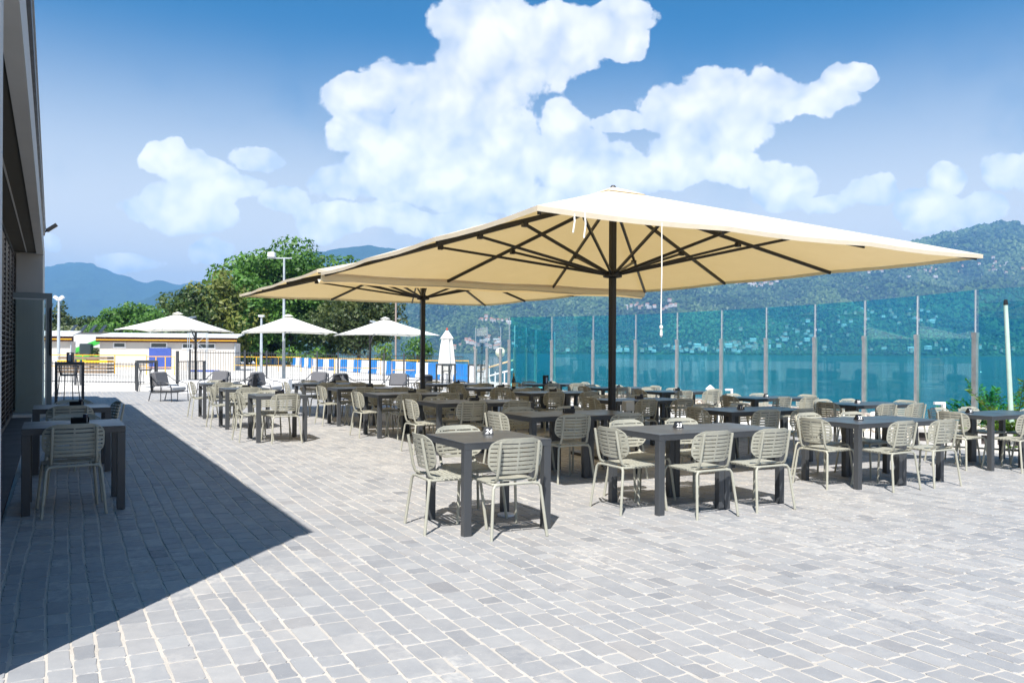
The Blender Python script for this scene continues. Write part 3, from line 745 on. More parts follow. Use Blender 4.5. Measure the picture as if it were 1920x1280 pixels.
def make_chair():
    ch = empty('slatted_chair')
    # back: rounded panel, 8 slats, leaning back a little, wrapped round the sitter
    zb, zt = .505, .785
    rows = []; ns = 8; hs = (zt - zb) / (ns + .0)
    for i in range(ns):
        z = zb + i * hs
        rows.append((z, False)); rows.append((z + hs * .70, i < ns - 1))
    rows.append((zt + .004, False))
    zm, hh = (zb + zt) / 2, (zt - zb) / 2 + .006
    def hw(z):
        t = (z - zm) / hh
        t = max(-1, min(1, t)); e = 4.6 if t > 0 else 3.4
        return .240 * max(.30, (1 - abs(t) ** e * .66)) ** .62
    def dep(x, z):
        y = -.235 - (z - .5) * .20 + .055 * (x / .24) ** 2 * 1.0
        return (x, y, z)
    cols = [-1, -.94, -.72, -.66, -.35, -.03, .03, .35, .66, .72, .94, 1]
    solid = [True, False, True, False, False, True, False, False, True, False, True]
    link('backrest', slot_panel(rows, hw, dep, cols, solid, .007, True), M_CHAIR, ch, False)
    # seat: cross slats, open at the side edges
    rows = []; ns = 10; y0, y1 = -.20, .215; st = (y1 - y0) / ns
    for i in range(ns):
        rows.append((y0 + i * st, False)); rows.append((y0 + i * st + st * .68, i < ns - 1))
    rows.append((y1, False))
    def hws(y):
        t = (y - .01) / .215; t = max(-1, min(1, t)); return .225 * max(.3, 1 - abs(t) ** 5 * .45) ** .8
    def deps(x, y):
        z = .452 - .012 * math.cos(x / .225 * 1.4) - (.022 * max(0, (y - .12) / .1) ** 2) - .010 * max(0, (abs(x) - .17) / .05) + .012 * max(0, (-y - .12) / .08) ** 2
        return (x, y, z)
    cols = [-1, -.70, -.58, -.3, -.03, .03, .3, .58, .70, 1]
    solid = [False, True, False, False, True, False, False, True, False]
    link('seat', slot_panel(rows, hws, deps, cols, solid, .007, False), M_CHAIR, ch, False)
    # tube frame
    r = .0125
    g = G(); g.tube([(-.20, -.215, .425), (-.205, 0, .425), (-.195, .16, .425), (-.15, .195, .425), (.15, .195, .425), (.195, .16, .425), (.205, 0, .425), (.20, -.215, .425), (.15, -.235, .425), (-.15, -.235, .425)], .011, 8, closed=True)
    g.build('seat_frame', M_CHAIR, ch, True)
    for s in (-1, 1):
        G().tube([(s * .17, -.12, .432), (s * .172, -.19, .437), (s * .172, -.232, .462), (s * .171, -.252, .52), (s * .168, -.292, .74), (s * .168, -.296, .765)], r, 8).build('back_post', M_CHAIR, ch, True)
        G().tube([(s * .14, -.235, .425), (s * .19, -.238, .420), (s * .208, -.246, .395), (s * .225, -.268, .22), (s * .245, -.295, .0)], r, 8).build('leg', M_CHAIR, ch, True)
        G().tube([(s * .14, .195, .425), (s * .19, .198, .420), (s * .206, .204, .395), (s * .222, .225, .22), (s * .24, .248, .0)], r, 8).build('leg', M_CHAIR, ch, True)
    return ch
CHAIR0 = make_chair()
# ---- anthracite aluminium table 80 x 80
def make_table():
    t = empty('square_table')
    G().box(-.399, .399, -.399, .399, .734, .747, .002).build('table_top', M_TABLE, t)
    g = G(); w_ = .028
    g.box(-.399, .399, -.399, -.399 + w_, .690, .7335); g.box(-.399, .399, .399 - w_, .399, .690, .7335)
    g.box(-.399, -.399 + w_, -.399 + w_, .399 - w_, .690, .7335); g.box(.399 - w_, .399, -.399 + w_, .399 - w_, .690, .7335)
    g.build('apron', M_TABLE, t)
    for sx in (-1, 1):
        for sy in (-1, 1):
            G().box(min(sx * .399, sx * .332), max(sx * .399, sx * .332), min(sy * .399, sy * .332), max(sy * .399, sy * .332), 0, .6895, .003).build('leg', M_TABLE, t)
    return t
TABLE0 = make_table()
remember(None)
used = {'chair': False, 'table': False}
def place(kind, proto, a, b, rz, label, cat, group, dz=0.):
    if not used[kind]: o = proto; used[kind] = True
    else: o = copy_tree(proto)
    o.location = G3(a, b, dz); o.rotation_euler = (0, 0, TH + rz)
    tag(o, label, cat, group); return o
COLN = {'A': 'leftmost column', 'B': 'column left of umbrella poles', 'C': 'column right of umbrella poles', 'D': 'column beside glass'}
ORD = ['front', 'second', 'third', 'fourth', 'fifth', 'rearmost']
def chair(a, b, rz, where):
    # every chair stands a little differently
    place('chair', CHAIR0, a + random.gauss(0, .012), b + random.gauss(0, .02), rz + random.gauss(0, R(2.5)), 'taupe slatted chair, ' + where, 'chair', 'taupe slatted chairs at the dining tables')
ROWS = {'A': [(2.73, 5.66, '24'), (2.60, 12.95, None), (2.53, 15.42, None), (2.5, 18.0, None)],
        'B': [(4.72, 5.70, '23'), (4.64, 7.87, None), (4.63, 10.5, None), (4.62, 13.0, None), (4.66, 15.45, None), (4.58, 17.85, None)],
        'C': [(7.78, 5.95, '22'), (7.76, 7.9, '17'), (7.78, 10.47, None), (7.68, 13.1, None), (7.60, 15.15, None), (7.65, 17.55, None)],
        'D': [(10.93, 6.26, '21'), (11.13, 8.55, '20'), (10.99, 10.6, '19'), (10.97, 13.2, None), (10.80, 15.1, None), (10.4, 17.55, None)]}
TENTS = []
for c, rows in ROWS.items():
    for r, (a, b, num) in enumerate(rows):
        nm = None
        where = '%s table, %s' % (ORD[r], COLN[c])
        dj = random.gauss(0, R(.6))
        if c == 'A':
            place('table', TABLE0, a + .4, b + .4, dj, 'dark grey square table, ' + where.replace(' table,', ' one,'), 'table', 'dark grey terrace tables')
            chair(a + .40, b + .12 - .03, 0, 'near side of ' + where)
            chair(a + .05, b + .42, R(-90), 'left side of ' + where)
            chair(a + .40, b + .8 - .03, R(180), 'far side of ' + where)
        else:
            ang = -R(7) if nm == 'table 22' else dj
            place('table', TABLE0, a + .4, b + .4, dj, 'dark grey table, left half of ' + where.replace(' table,', ' pair,'), 'table', 'dark grey terrace tables')
            place('table', TABLE0, a + 1.205, b + .4 + random.gauss(0, .004), dj, 'dark grey table, right half of ' + where.replace(' table,', ' pair,'), 'table', 'dark grey terrace tables')
            chair(a + .45, b + .02, 0, 'near left seat of ' + where)
            chair(a + 1.20, b + .02, 0, 'near right seat of ' + where)
            chair(a + .42, b + .80, R(180), 'far left seat of ' + where)
            chair(a + 1.18, b + .80, R(180), 'far right seat of ' + where)
            chair(a + .0, b + .42, R(-90), 'left end of ' + where)
            if c == 'D': chair(a + 1.60, b + .40, R(90), 'right end of ' + where)
        TENTS.append((a, b, num, c, r, where))
# two tables in the shade of the roof
for (a, b, wh) in ((-.36, 7.93, 'the nearer table in the building shade'), (-.37, 10.5, 'the farther table in the building shade')):
    place('table', TABLE0, a + .4, b + .4, R(1), 'dark grey square table, ' + wh[4:], 'table', 'dark grey terrace tables')
    chair(a + .38, b + .10, R(2), 'near side of ' + wh)
    chair(a + .42, b + .76, R(180), 'far side of ' + wh)
    TENTS.append((a - .05, b, None, 'L', 0, wh))
chair(.27, 10.92, R(95), 'right side of the farther table in the building shade')

# ---- table number tents and little caddies
def tent(a, b, num, label, rz):
    t = empty('table_number_tent', G3(a, b, .7475), TH + rz)
    tag(t, label, 'number tent', 'black table number tents')
    w_ = .045
    G().add([(-w_, -.038, 0), (w_, -.038, 0), (w_ * .75, -.004, .068), (-w_ * .75, -.004, .068), (-w_, .038, 0), (w_, .038, 0), (w_ * .75, .004, .068), (-w_ * .75, .004, .068)],
            [(0, 1, 2, 3), (5, 4, 7, 6), (3, 2, 6, 7), (0, 3, 7, 4), (1, 5, 6, 2), (0, 4, 5, 1)]).build('tent', M_PLAST, t)
    if num:
        cu = bpy.data.curves.new('digits', 'FONT'); cu.body = num; cu.size = .058; cu.align_x = 'CENTER'; cu.extrude = .0004; cu.shear = .25; cu.offset = .0012
        tmp = bpy.data.objects.new('digits', cu); COL.objects.link(tmp); dg = bpy.context.evaluated_depsgraph_get(); dg.update()
        me = bpy.data.meshes.new_from_object(tmp.evaluated_get(dg)); bpy.data.objects.remove(tmp); me.materials.clear()
        o = link('digits', me, M_WHITE, t)
        o.location = (0, -.0325, .012); o.rotation_euler = (R(90 - 27), 0, 0)
TP = {'24': (2.73 + .47, 5.66 + .52), '23': (4.72 + .62, 5.7 + .47), '22': (7.78 + .5, 5.95 + .38), '21': (10.93 + .38, 6.26 + .55), '20': (11.13 + .62, 8.55 + .45), '17': (7.76 + .55, 7.9 + .38), '19': (11.0 + .7, 10.6 + .4)}
def caddy(a, b, label, rz):
    t = empty('napkin_holder', G3(a, b, .7475), TH + rz); tag(t, label, 'napkin holder', 'black napkin holders on the tables')
    g = G(); g.box(-.07, .07, -.03, .03, 0, .012); g.box(-.07, .07, -.03, -.024, .012, .055); g.box(-.07, .07, .024, .03, .012, .055); g.build('holder', M_PLAST, t)
    G().box(-.06, .06, -.021, .021, .0125, .050).build('napkins', principled('grey_packets', (.30, .28, .27), .8), t)
    G().box(.032, .066, -.020, .020, .052, .085, .003).build('jar', principled('dark_blue_jar', (.02, .025, .05), .2), t)
for (a, b, num, c, r, where) in TENTS:
    if num:
        x, y = TP[num]; tent(x, y, num, 'black number tent reading %s on the %s' % (num, where), R(-12 + random.uniform(-8, 8)))
    elif c == 'L':
        caddy(a + .50, b + .42, 'black napkin holder on ' + where, R(-25))
    elif r < 6 and c != 'D' or r == 3:
        caddy(a + (.45 if c == 'A' else .80), b + .45, 'small black napkin holder on %s' % where, random.uniform(-.6, .6))
    elif c == 'D':
        tent(a + .75, b + .4, None, 'blank looking black tent on %s' % where, random.uniform(-.5, .2))

# ---- the two giant square umbrellas
def giant_umbrella(a0, b0, sa, sb, rim, label, rise=1.10):
    c = G3(a0, b0); u = empty('giant_umbrella', c, TH); tag(u, label, 'umbrella', 'giant cream umbrellas over the dining tables')
    hr = rim - c.z; apex = hr + rise; hub = hr + rise - .38; low = hr - .14
    A, B = sa / 2, sb / 2
    G().box(-.45, .45, -.45, .45, 0, .05, .006).build('base_plate', M_DARK, u)
    G().box(-.045, .045, -.045, .045, .051, hub + .05, .012).build('pole', M_BLACK, u)
    # canopy: four triangular panels, a little slack between the ribs
    def cz(x, y):
        t = max(abs(x) / A, abs(y) / B)
        return apex + (hr - apex) * t ** 1.0
    nn = 24; V = []; F = []
    for i in range(nn + 1):
        for j in range(nn + 1):
            x = (-1 + 2 * i / nn); y = (-1 + 2 * j / nn)
            t = max(abs(x), abs(y)); s = (min(abs(x), abs(y)) / t) if t > 0 else 0
            # panel sag between ribs (ribs at corners and at thirds)
            k = (s * (y if abs(x) >= abs(y) else x) / (abs(y if abs(x) >= abs(y) else x) + 1e-9)) if t > 0 else 0
            ph = ((k + 1) / 2 * 3) % 1.0
            sag = -.02 * t * t * math.sin(math.pi * ph)
            inset = 1 - .006 * math.sin(math.pi * ph) * (t > .999)
            xx, yy = x * A, y * B
            if t > .999:
                if abs(x) > .999 and abs(y) < .999: xx *= inset
                elif abs(y) > .999 and abs(x) < .999: yy *= inset
            V.append((xx, yy, cz(x * A, y * B) + sag))
    m = nn + 1
    for i in range(nn):
        for j in range(nn):
            q = (i * m + j, (i + 1) * m + j, (i + 1) * m + j + 1, i * m + j + 1)
            xm, ym = i + .5 - nn / 2, j + .5 - nn / 2
            if abs(abs(xm) - abs(ym)) < .01:
                if xm * ym > 0: F += [(q[0], q[1], q[2]), (q[0], q[2], q[3])]
                else: F += [(q[0], q[1], q[3]), (q[1], q[2], q[3])]
            else: F.append(q)
    can = G().add(V, F).build('canopy', M_CANVAS, u)
    # hem and folded valance on the far side
    hem = G()
    for (p, q) in (((-A, -B), (A, -B)), ((A, -B), (A, B)), ((A, B), (-A, B)), ((-A, B), (-A, -B))):
        d = Vector((q[0] - p[0], q[1] - p[1], 0)).normalized(); n_ = Vector((d.y, -d.x, 0))
        dep_ = .05
        p3, q3 = Vector((*p, hr)), Vector((*q, hr))
        P3 = [p3 + (q3 - p3) * (k / 12) for k in range(13)]
        for k in range(12):
            a_, b_ = P3[k], P3[k + 1]
            s1 = .02 * math.sin(math.pi * ((k / 12 * 3) % 1)); s2 = .02 * math.sin(math.pi * (((k + 1) / 12 * 3) % 1)) if k < 11 else 0
            i1 = -n_ * (A * .006 * math.sin(math.pi * ((k / 12 * 3) % 1))); i2 = -n_ * (A * .006 * math.sin(math.pi * (((k + 1) / 12 * 3) % 1))) if k < 11 else Vector()
            z1, z2 = Vector((0, 0, -s1)), Vector((0, 0, -s2))
            hem.add([tuple(a_ + i1 + z1), tuple(b_ + i2 + z2), tuple(b_ + i2 + z2 - Vector((0, 0, dep_))), tuple(a_ + i1 + z1 - Vector((0, 0, dep_)))], [(0, 1, 2, 3)])
    hem.build('hem', M_CANVAS, can)
    cap = G(); cap.add([(-.34, -.34, apex - .095), (.34, -.34, apex - .095), (.34, .34, apex - .095), (-.34, .34, apex - .095), (0, 0, apex + .045)], [(0, 1, 4), (1, 2, 4), (2, 3, 4), (3, 0, 4)]); cap.build('vent_cap', M_CANVAS, u)
    G().lathe([(.04, apex - .05), (.05, apex + .03), (.03, apex + .06), (.02, apex + .065)], 10).build('finial', M_DARK, u)
    ends = [(-1, -1), (1, -1), (1, 1), (-1, 1)] + [(s, t) for s in (-1, 1) for t in (-1 / 3, 1 / 3)] + [(t, s) for s in (-1, 1) for t in (-1 / 3, 1 / 3)]
    for (ex, ey) in ends:
        E_ = Vector((ex * A * .985, ey * B * .985, hr - .045)); S0 = Vector((ex * .05, ey * .05, hub))
        # rib runs just under the cloth
        S0 = Vector((ex * .10, ey * .10, apex - .14)) if False else Vector((ex * .09, ey * .09, hub + .22))
        corner = abs(ex) == 1 and abs(ey) == 1
        rb = G().bar(S0, E_, .028 if not corner else .036, .05).build('rib', M_BLACK, u)
        f_ = .56 if corner else .55
        M_ = S0 + (E_ - S0) * f_
        L_ = Vector((ex * .10, ey * .10, low)); 
        st = G().bar(L_, M_ - Vector((0, 0, .05)), .026, .038); st.box(M_.x - .035, M_.x + .035, M_.y - .035, M_.y + .035, M_.z - .085, M_.z - .02)
        st.build('strut', M_BLACK, rb)
    G().lathe([(.10, hub + .14), (.15, hub + .15), (.15, hub + .27), (.10, hub + .28)], 12).build('upper_hub', M_BLACK, u)
    G().lathe([(.09, low - .06), (.14, low - .05), (.14, low + .03), (.09, low + .04)], 12).build('lower_hub', M_BLACK, u)
    G().tube([(-.085, -.03, .9), (-.085, -.03, hub)], .006, 5).build('lift_cable', M_BLACK, u)
    return u, hr, A, B
u1, hr1, A1, B1 = giant_umbrella(7.0, 9.55, 6.75, 6.95, 2.73, 'giant cream square umbrella nearest the camera with black ribs')
u2, hr2, A2, B2 = giant_umbrella(7.0, 16.75, 6.75, 6.95, 2.80, 'giant cream square umbrella farther back, on the second black pole', .92)
# rain gutter of cloth joining the two
g = G(); z_ = [(-.02, 0), (.10, -.10), (.25, -.02)]
pts = []
for k in range(13):
    x = -A1 + 2 * A1 * k / 12
    for (dy, dz) in ((-.02, -.02), (.02, -.13), (.12, -.17), (.20, -.10)): pts.append((x, B1 + dy, hr1 + dz + .012 * math.sin(k * 1.9)))
F = [(k * 4 + j, (k + 1) * 4 + j, (k + 1) * 4 + j + 1, k * 4 + j + 1) for k in range(12) for j in range(3)]
G().add(pts, F).build('rain_gutter', M_CANVAS, u1)
# canvas ties hanging from the near umbrella
for (x, y, ln) in ((-A1 + .40, -B1 + .02, .21), (-A1 + .52, -B1 + .02, .25)):
    G().tube([(x, y, hr1 - .0), (x + .006, y - .01, hr1 - ln * .5), (x - .006, y, hr1 - ln)], .008, 5).build('tie', M_ROPEW, u1)
x, y = -A1 + 1.43, -B1 + .02
rp = empty('hanging_rope', u1.matrix_basis @ Vector((x, y, hr1 - .03)), TH); tag(rp, 'thin white rope with a knot hanging from the near umbrella edge', 'rope')
G().tube([(0, 0, .0), (.004, 0, -.5), (-.004, 0, -.86), (0, 0, -.99)], .006, 6).build('cord', M_ROPEW, rp)
G().lathe([(.005, -1.0), (.017, -1.012), (.017, -1.03), (.008, -1.045), (.012, -1.07), (.014, -1.10), (.003, -1.12)], 8).build('knot', M_ROPEW, rp)
# socket box on a stub beside the pole
sb = empty('socket_post', G3(6.88, 9.0, 0), TH); tag(sb, 'grey electric socket box on a stub beside the near umbrella pole', 'socket box')
G().box(-.025, .025, -.025, .025, 0, .70).build('post', M_GALVD, sb); G().box(-.075, .075, -.05, .05, .701, .84, .006).build('box', M_GALVD, sb)
tag(G().lathe([(.075, .0), (.08, .008), (.075, .02), (.05, .022)], 20).build('drain_cap', M_WHITEP), 'white round plastic cap on the paving under table 24', 'cap').location = G3(3.44, 6.28, .002)

# ---- bottle and glasses on the fifth table of column C
def bottle(a, b):
    t = empty('champagne_bottle', G3(a, b, .7475)); tag(t, 'dark champagne bottle with gold foil on a far table', 'bottle')
    G().lathe([(.040, 0), (.044, .01), (.044, .15), (.040, .18), (.022, .235), (.016, .26), (.016, .262)], 14).build('body', M_BOTTLE, t, True)
    G().lathe([(.0172, .2625), (.0185, .30), (.018, .325), (.012, .33)], 12).build('foil', M_FOIL, t, True)
    G().lathe([(.0446, .035), (.0446, .115)], 14).build('bottle_label', M_LABEL, t, True)
def wine_glass(a, b, label):
    t = empty('wine_glass', G3(a, b, .7475)); tag(t, label, 'wine glass', 'wine glasses beside the bottle')
    G().lathe([(.036, 0), (.034, .003), (.005, .008), (.004, .09), (.008, .10), (.032, .13), (.040, .165), (.036, .21), (.033, .225)], 12).build('glass', M_WINE, t, True)
bottle(8.62, 15.42)
for k, (da, db) in enumerate(((-.62, .25), (-.50, .36), (-.36, .20), (-.72, .42))): wine_glass(8.62 + da, 15.3 + db, ['leftmost wine glass beside the bottle', 'second wine glass left of the bottle', 'wine glass next to the bottle', 'rear wine glass at the table edge'][k] + ' on a far table')
def carafe(a, b, label):
    tag(G().lathe([(.05, 0), (.055, .02), (.05, .12), (.03, .17), (.04, .22)], 12).build('water_glass', M_WINE, None, True), label, 'glass').location = G3(a, b, .7475)
carafe(9.15, 15.9, 'clear water carafe on the far table right of the bottle')
# table lanterns
def lantern(a, b, z, label):
    t = empty('table_lantern', G3(a, b, z), TH + .3); tag(t, label, 'lantern', 'small black table lanterns')
    g = G(); g.box(-.06, .06, -.05, .05, 0, .02); g.box(-.06, -.048, -.05, .05, .02, .2); g.box(.048, .06, -.05, .05, .02, .2); g.box(-.06, .06, -.05, .05, .2, .225); g.build('case', M_PLAST, t)
    G().box(-.03, .03, -.035, .035, .021, .17).build('candle', M_SCREEN, t)
lantern(11.0, 17.95, .7475, 'small black lantern on the farthest table by the glass')

# ================================================================== LOUNGE, BAR, LOT
def make_armchair():
    t = empty('lounge_armchair')
    r = .014; g_ = .36
    for s in (-1, 1):
        G().tube([(s * .36, .36, 0), (s * .36, .34, .40), (s * .36, .30, .50), (s * .36, .12, .55), (s * .36, -.10, .58), (s * .35, -.34, .74), (s * .30, -.40, .78)], r, 7).build('arm', M_DARK, t, True)
        G().tube([(s * .34, -.42, 0), (s * .34, -.34, .30), (s * .33, -.38, .60), (s * .30, -.40, .78)], r, 7).build('leg', M_DARK, t, True)
        G().tube([(s * .36, .0, .0), (s * .36, .0, .56)], r * .8, 7).build('leg', M_DARK, t, True)
    G().tube([(-.36, .34, .27), (.36, .34, .27), (.34, -.34, .25), (-.34, -.34, .25)], .015, 7, closed=True).build('seat_frame', M_DARK, t, True)
    G().tube([(-.30, -.40, .78), (-.15, -.45, .80), (.15, -.45, .80), (.30, -.40, .78)], r, 7).build('back_rail', M_DARK, t, True)
    g = G()
    for k in range(15):
        x = -.30 + .6 * k / 14; y = -.40 - .05 * (1 - (x / .3) ** 2)
        g.tube([(x, y, .79), (x * 1.05, y + .06, .25)], .010, 5)
    g.build('rope_back', M_ROPE, t)['kind'] = 'stuff'
    G().box(-.32, .32, -.30, .34, .29, .43, .035).build('seat_cushion', M_CUSH, t, True)
    b = G().box(-.28, .28, -.05, .08, 0, .42, .035).build('back_cushion', M_CUSHD, t, True); b.location = (0, -.27, .42); b.rotation_euler = (R(14), 0, 0)
    return t
ARM0 = make_armchair()
def make_bar_table():
    t = empty('bar_table')
    G().box(-.35, .35, -.35, .35, 1.06, 1.09, .003).build('table_top', M_TABLE, t)
    g = G(); g.box(-.35, .35, -.35, -.32, 1.01, 1.0595); g.box(-.35, .35, .32, .35, 1.01, 1.0595); g.box(-.35, -.32, -.32, .32, 1.01, 1.0595); g.box(.32, .35, -.32, .32, 1.01, 1.0595); g.build('apron', M_TABLE, t)
    for sx in (-1, 1):
        for sy in (-1, 1): G().box(min(sx * .35, sx * .285), max(sx * .35, sx * .285), min(sy * .35, sy * .285), max(sy * .35, sy * .285), 0, 1.0095).build('leg', M_TABLE, t)
    return t
BAR0 = make_bar_table()
def make_stool():
    t = empty('bar_stool')
    n = 22
    loop = [(.24 * math.cos(R(-20 + 220 * k / n)), -.22 * math.sin(R(-20 + 220 * k / n)) * .95, 1.0) for k in range(n + 1)]
    G().tube(loop, .012, 6).build('back_rail', M_DARK, t, True)
    G().tube([(x * .82, y * .82, .76) for x, y, z in loop], .011, 6).build('back_rail', M_DARK, t, True)
    m = fabric = principled('mesh_back', (.075, .078, .085), .7)
    g = G(); V = []; F = []
    for i, (x, y, z) in enumerate(loop): V += [(x, y, 1.0), (x * .93, y * .93, .88), (x * .82, y * .82, .76)]
    g = G()
    for i in range(len(loop)):
        x, y, z = loop[i]; g.tube([(x, y, 1.0), (x * .93, y * .93, .88), (x * .82, y * .82, .76)], .006, 4)
    for zz, s in ((.94, .965), (.88, .93), (.82, .875)): g.tube([(x * s, y * s, zz) for x, y, z in loop], .006, 4)
    g.build('mesh_back', m, t)['kind'] = 'stuff'
    G().lathe([(.19, .735), (.205, .745), (.205, .765), (.18, .775)], 16).build('seat', M_DARK, t, True)
    for sx in (-1, 1):
        for sy in (-1, 1): G().tube([(sx * .15, sy * .15, .74), (sx * .21, sy * .21, 0)], .013, 6).build('leg', M_DARK, t, True)
    q = .195; G().tube([(-q, -q, .28), (q, -q, .28), (q, q, .28), (-q, q, .28)], .010, 6, closed=True).build('footrest', M_DARK, t)
    return t
STOOL0 = make_stool()
def make_cantilever():
    t = empty('cantilever_parasol')
    s = 1.78; hr, ap = 2.25, 2.95
    G().box(-.5, .5, 1.75, 2.75, 0, .09, .01).build('base', M_DARK, t)
    G().box(-.04, .04, 2.21, 2.29, .091, 2.95).build('mast', M_BLACK, t)
    G().bar((0, 2.25, 2.93), (0, .05, 2.72), .05, .07).build('boom', M_GALV, t)
    G().bar((0, 2.24, 1.9), (0, 1.1, 2.80), .03, .05).build('stay', M_DARK, t)
    V = [(0, 0, ap)]; F = []; n = 6
    ring = []
    for k in range(4):
        a, b = [(-s, -s), (s, -s), (s, s), (-s, s)][k], [(s, -s), (s, s), (-s, s), (-s, -s)][k]
        for j in range(n): 
            f = j / n; sag = .05 * math.sin(math.pi * f); ring.append(((a[0] + (b[0] - a[0]) * f), (a[1] + (b[1] - a[1]) * f), hr + sag))
    nr = len(ring); L = 5
    for l in range(1, L + 1):
        for (x, y, z) in ring: q = l / L; V.append((x * q, y * q, ap + (z - ap) * q - .02 * math.sin(math.pi * q)))
    for k in range(nr):
        F.append((0, 1 + k, 1 + (k + 1) % nr))
        for l in range(L - 1): F.append((1 + l * nr + k, 1 + (l + 1) * nr + k, 1 + (l + 1) * nr + (k + 1) % nr, 1 + l * nr + (k + 1) % nr))
    G().add(V, F).build('canopy', M_CANVASW, t)
    for k in range(8):
        q = ring[k * n // 2]; G().bar((0, 0, ap - .08), (q[0] * .98, q[1] * .98, q[2] - .03), .02, .025).build('rib', M_GALV, t)
    G().lathe([(.10, ap - .01), (.22, ap + .0), (.05, ap + .07), (.02, ap + .08)], 10).build('cap', M_CANVASW, t)
    return t
CANT0 = make_cantilever()
remember(None)
PR = {'arm': ARM0, 'bar': BAR0, 'stool': STOOL0, 'cant': CANT0}; first = dict.fromkeys(PR, True)
def put(kind, x, y, rz, label, cat, group):
    if first[kind]: o = PR[kind]; first[kind] = False
    else: o = copy_tree(PR[kind])
    o.location = (x, y, gz(x, y)); o.rotation_euler = (0, 0, rz); tag(o, label, cat, group); return o
LG = 'grey lounge armchairs behind the dining tables'
for (u, Y, rz, lab) in ((318, 22.9, -105, 'facing right beside the paving edge'), (402, 25.0, 165, 'seen from behind its cushion near the white planter'), (455, 24.2, 95, 'seen side-on facing left behind the single tables'),
                        (502, 24.6, -105, 'facing right under the middle white parasol'), (588, 26.0, 160, 'with tall dark cushion left of the parasol mast'), (622, 25.2, 60, 'low, half hidden behind a far table'),
                        (664, 25.2, -95, 'beside the right parasol mast'), (742, 26.0, 170, 'with dark cushion left of the second umbrella pole'), (782, 25.4, 70, 'just behind the second umbrella pole')):
    put('arm', (u - 960) / F0 * Y, Y, R(rz), 'grey rope armchair ' + lab, 'armchair', LG)
def lounge_table(u, Y, label):
    x = (u - 960) / F0 * Y; t = empty('low_lounge_table', (x, Y, gz(x, Y)), TH); tag(t, label, 'low table', 'low lounge tables')
    G().box(-.35, .35, -.35, .35, .36, .385, .004).build('table_top', M_TABLE, t)
    for sx in (-1, 1):
        for sy in (-1, 1): G().box(min(sx * .34, sx * .31), max(sx * .34, sx * .31), min(sy * .34, sy * .31), max(sy * .34, sy * .31), 0, .3595).build('leg', M_TABLE, t)
lounge_table(420, 23.4, 'low dark table between the left armchairs'); lounge_table(690, 24.2, 'low dark table between the right armchairs')
for (u, Y, rz, lab) in ((131, 21.7, TH, 'in front of the entrance screen'), (275, 28.6, TH, 'beside the low fence gate'), (836, 36.2, TH, 'left of the pair by the closed parasol'), (896, 36.6, TH, 'right of the pair by the closed parasol')):
    put('bar', (u - 960) / F0 * Y, Y, rz, 'tall dark bar table ' + lab, 'bar table', 'tall bar tables')
for (u, Y, rz, lab) in ((129, 21.0, .1, 'at the bar table by the entrance'), (273, 28.0, .3, 'at the bar table by the fence gate'), (838, 35.6, .2, 'in front of the closed parasol'), (900, 35.9, -.1, 'at the rightmost bar table')):
    put('stool', (u - 960) / F0 * Y, Y, rz, 'dark mesh-backed bar stool ' + lab, 'bar stool', 'mesh-backed bar stools')
for (u, v, Y, rz, lab) in ((333, 592, 32.3, R(4), 'leftmost white cantilever parasol, in front of the cabin'), (540, 597, 32.6, R(20), 'middle white cantilever parasol, in front of the lamp pole'), (722, 603, 33.4, R(26), 'rightmost white cantilever parasol, beside the dark pine')):
    x = (u - 960) / F0 * Y; put('cant', x, Y, rz, lab, 'parasol', 'white cantilever parasols over the lounge')
# paper menu, phone-shaped lantern on bar table
lx = (132 - 960) / F0 * 21.7; lt = empty('table_lantern', (lx, 21.7, gz(lx, 21.7) + 1.0905)); tag(lt, 'black lantern standing on the bar table by the entrance', 'lantern', 'small black table lanterns')
g = G(); g.box(-.07, -.055, -.06, .06, 0, .24); g.box(.055, .07, -.06, .06, 0, .24); g.box(-.055, .055, -.06, .06, 0, .02); g.box(-.07, .07, -.06, .06, .24, .26); g.build('case', M_PLAST, lt); G().box(-.05, .05, -.03, .03, .021, .2).build('candle', M_SCREEN, lt)
# closed parasol
Y = 38.0; x = (838 - 960) / F0 * Y; cp = empty('closed_parasol', (x, Y, gz(x, Y))); tag(cp, 'furled white parasol standing upright near the barriers', 'parasol')
G().lathe([(.02, 0), (.025, 2.75)], 8).build('pole', M_GALV, cp); G().lathe([(.35, 0), (.35, .06), (.05, .09)], 16).build('base', M_DARK, cp)
V = []; F = []; n = 16; prof = [(.60, .42), (1.2, .36), (1.9, .29), (2.2, .24), (2.28, .29), (2.42, .20), (2.66, .05)]
for (z, r) in prof:
    for k in range(n): q = 2 * math.pi * k / n; rr = r * (1 + (.16 if k % 2 else -.12)); V.append((rr * math.cos(q), rr * math.sin(q), z + (.04 * math.sin(3 * q) if z < 1 else 0)))
for i in range(len(prof) - 1):
    for k in range(n): F.append((i * n + k, i * n + (k + 1) % n, (i + 1) * n + (k + 1) % n, (i + 1) * n + k))
G().add(V, F).build('furled_canopy', M_CANVASW, cp); G().lathe([(.05, 2.66), (.06, 2.72), (.01, 2.80)], 8).build('tip', principled('red_cap', (.35, .06, .04), .6), cp)

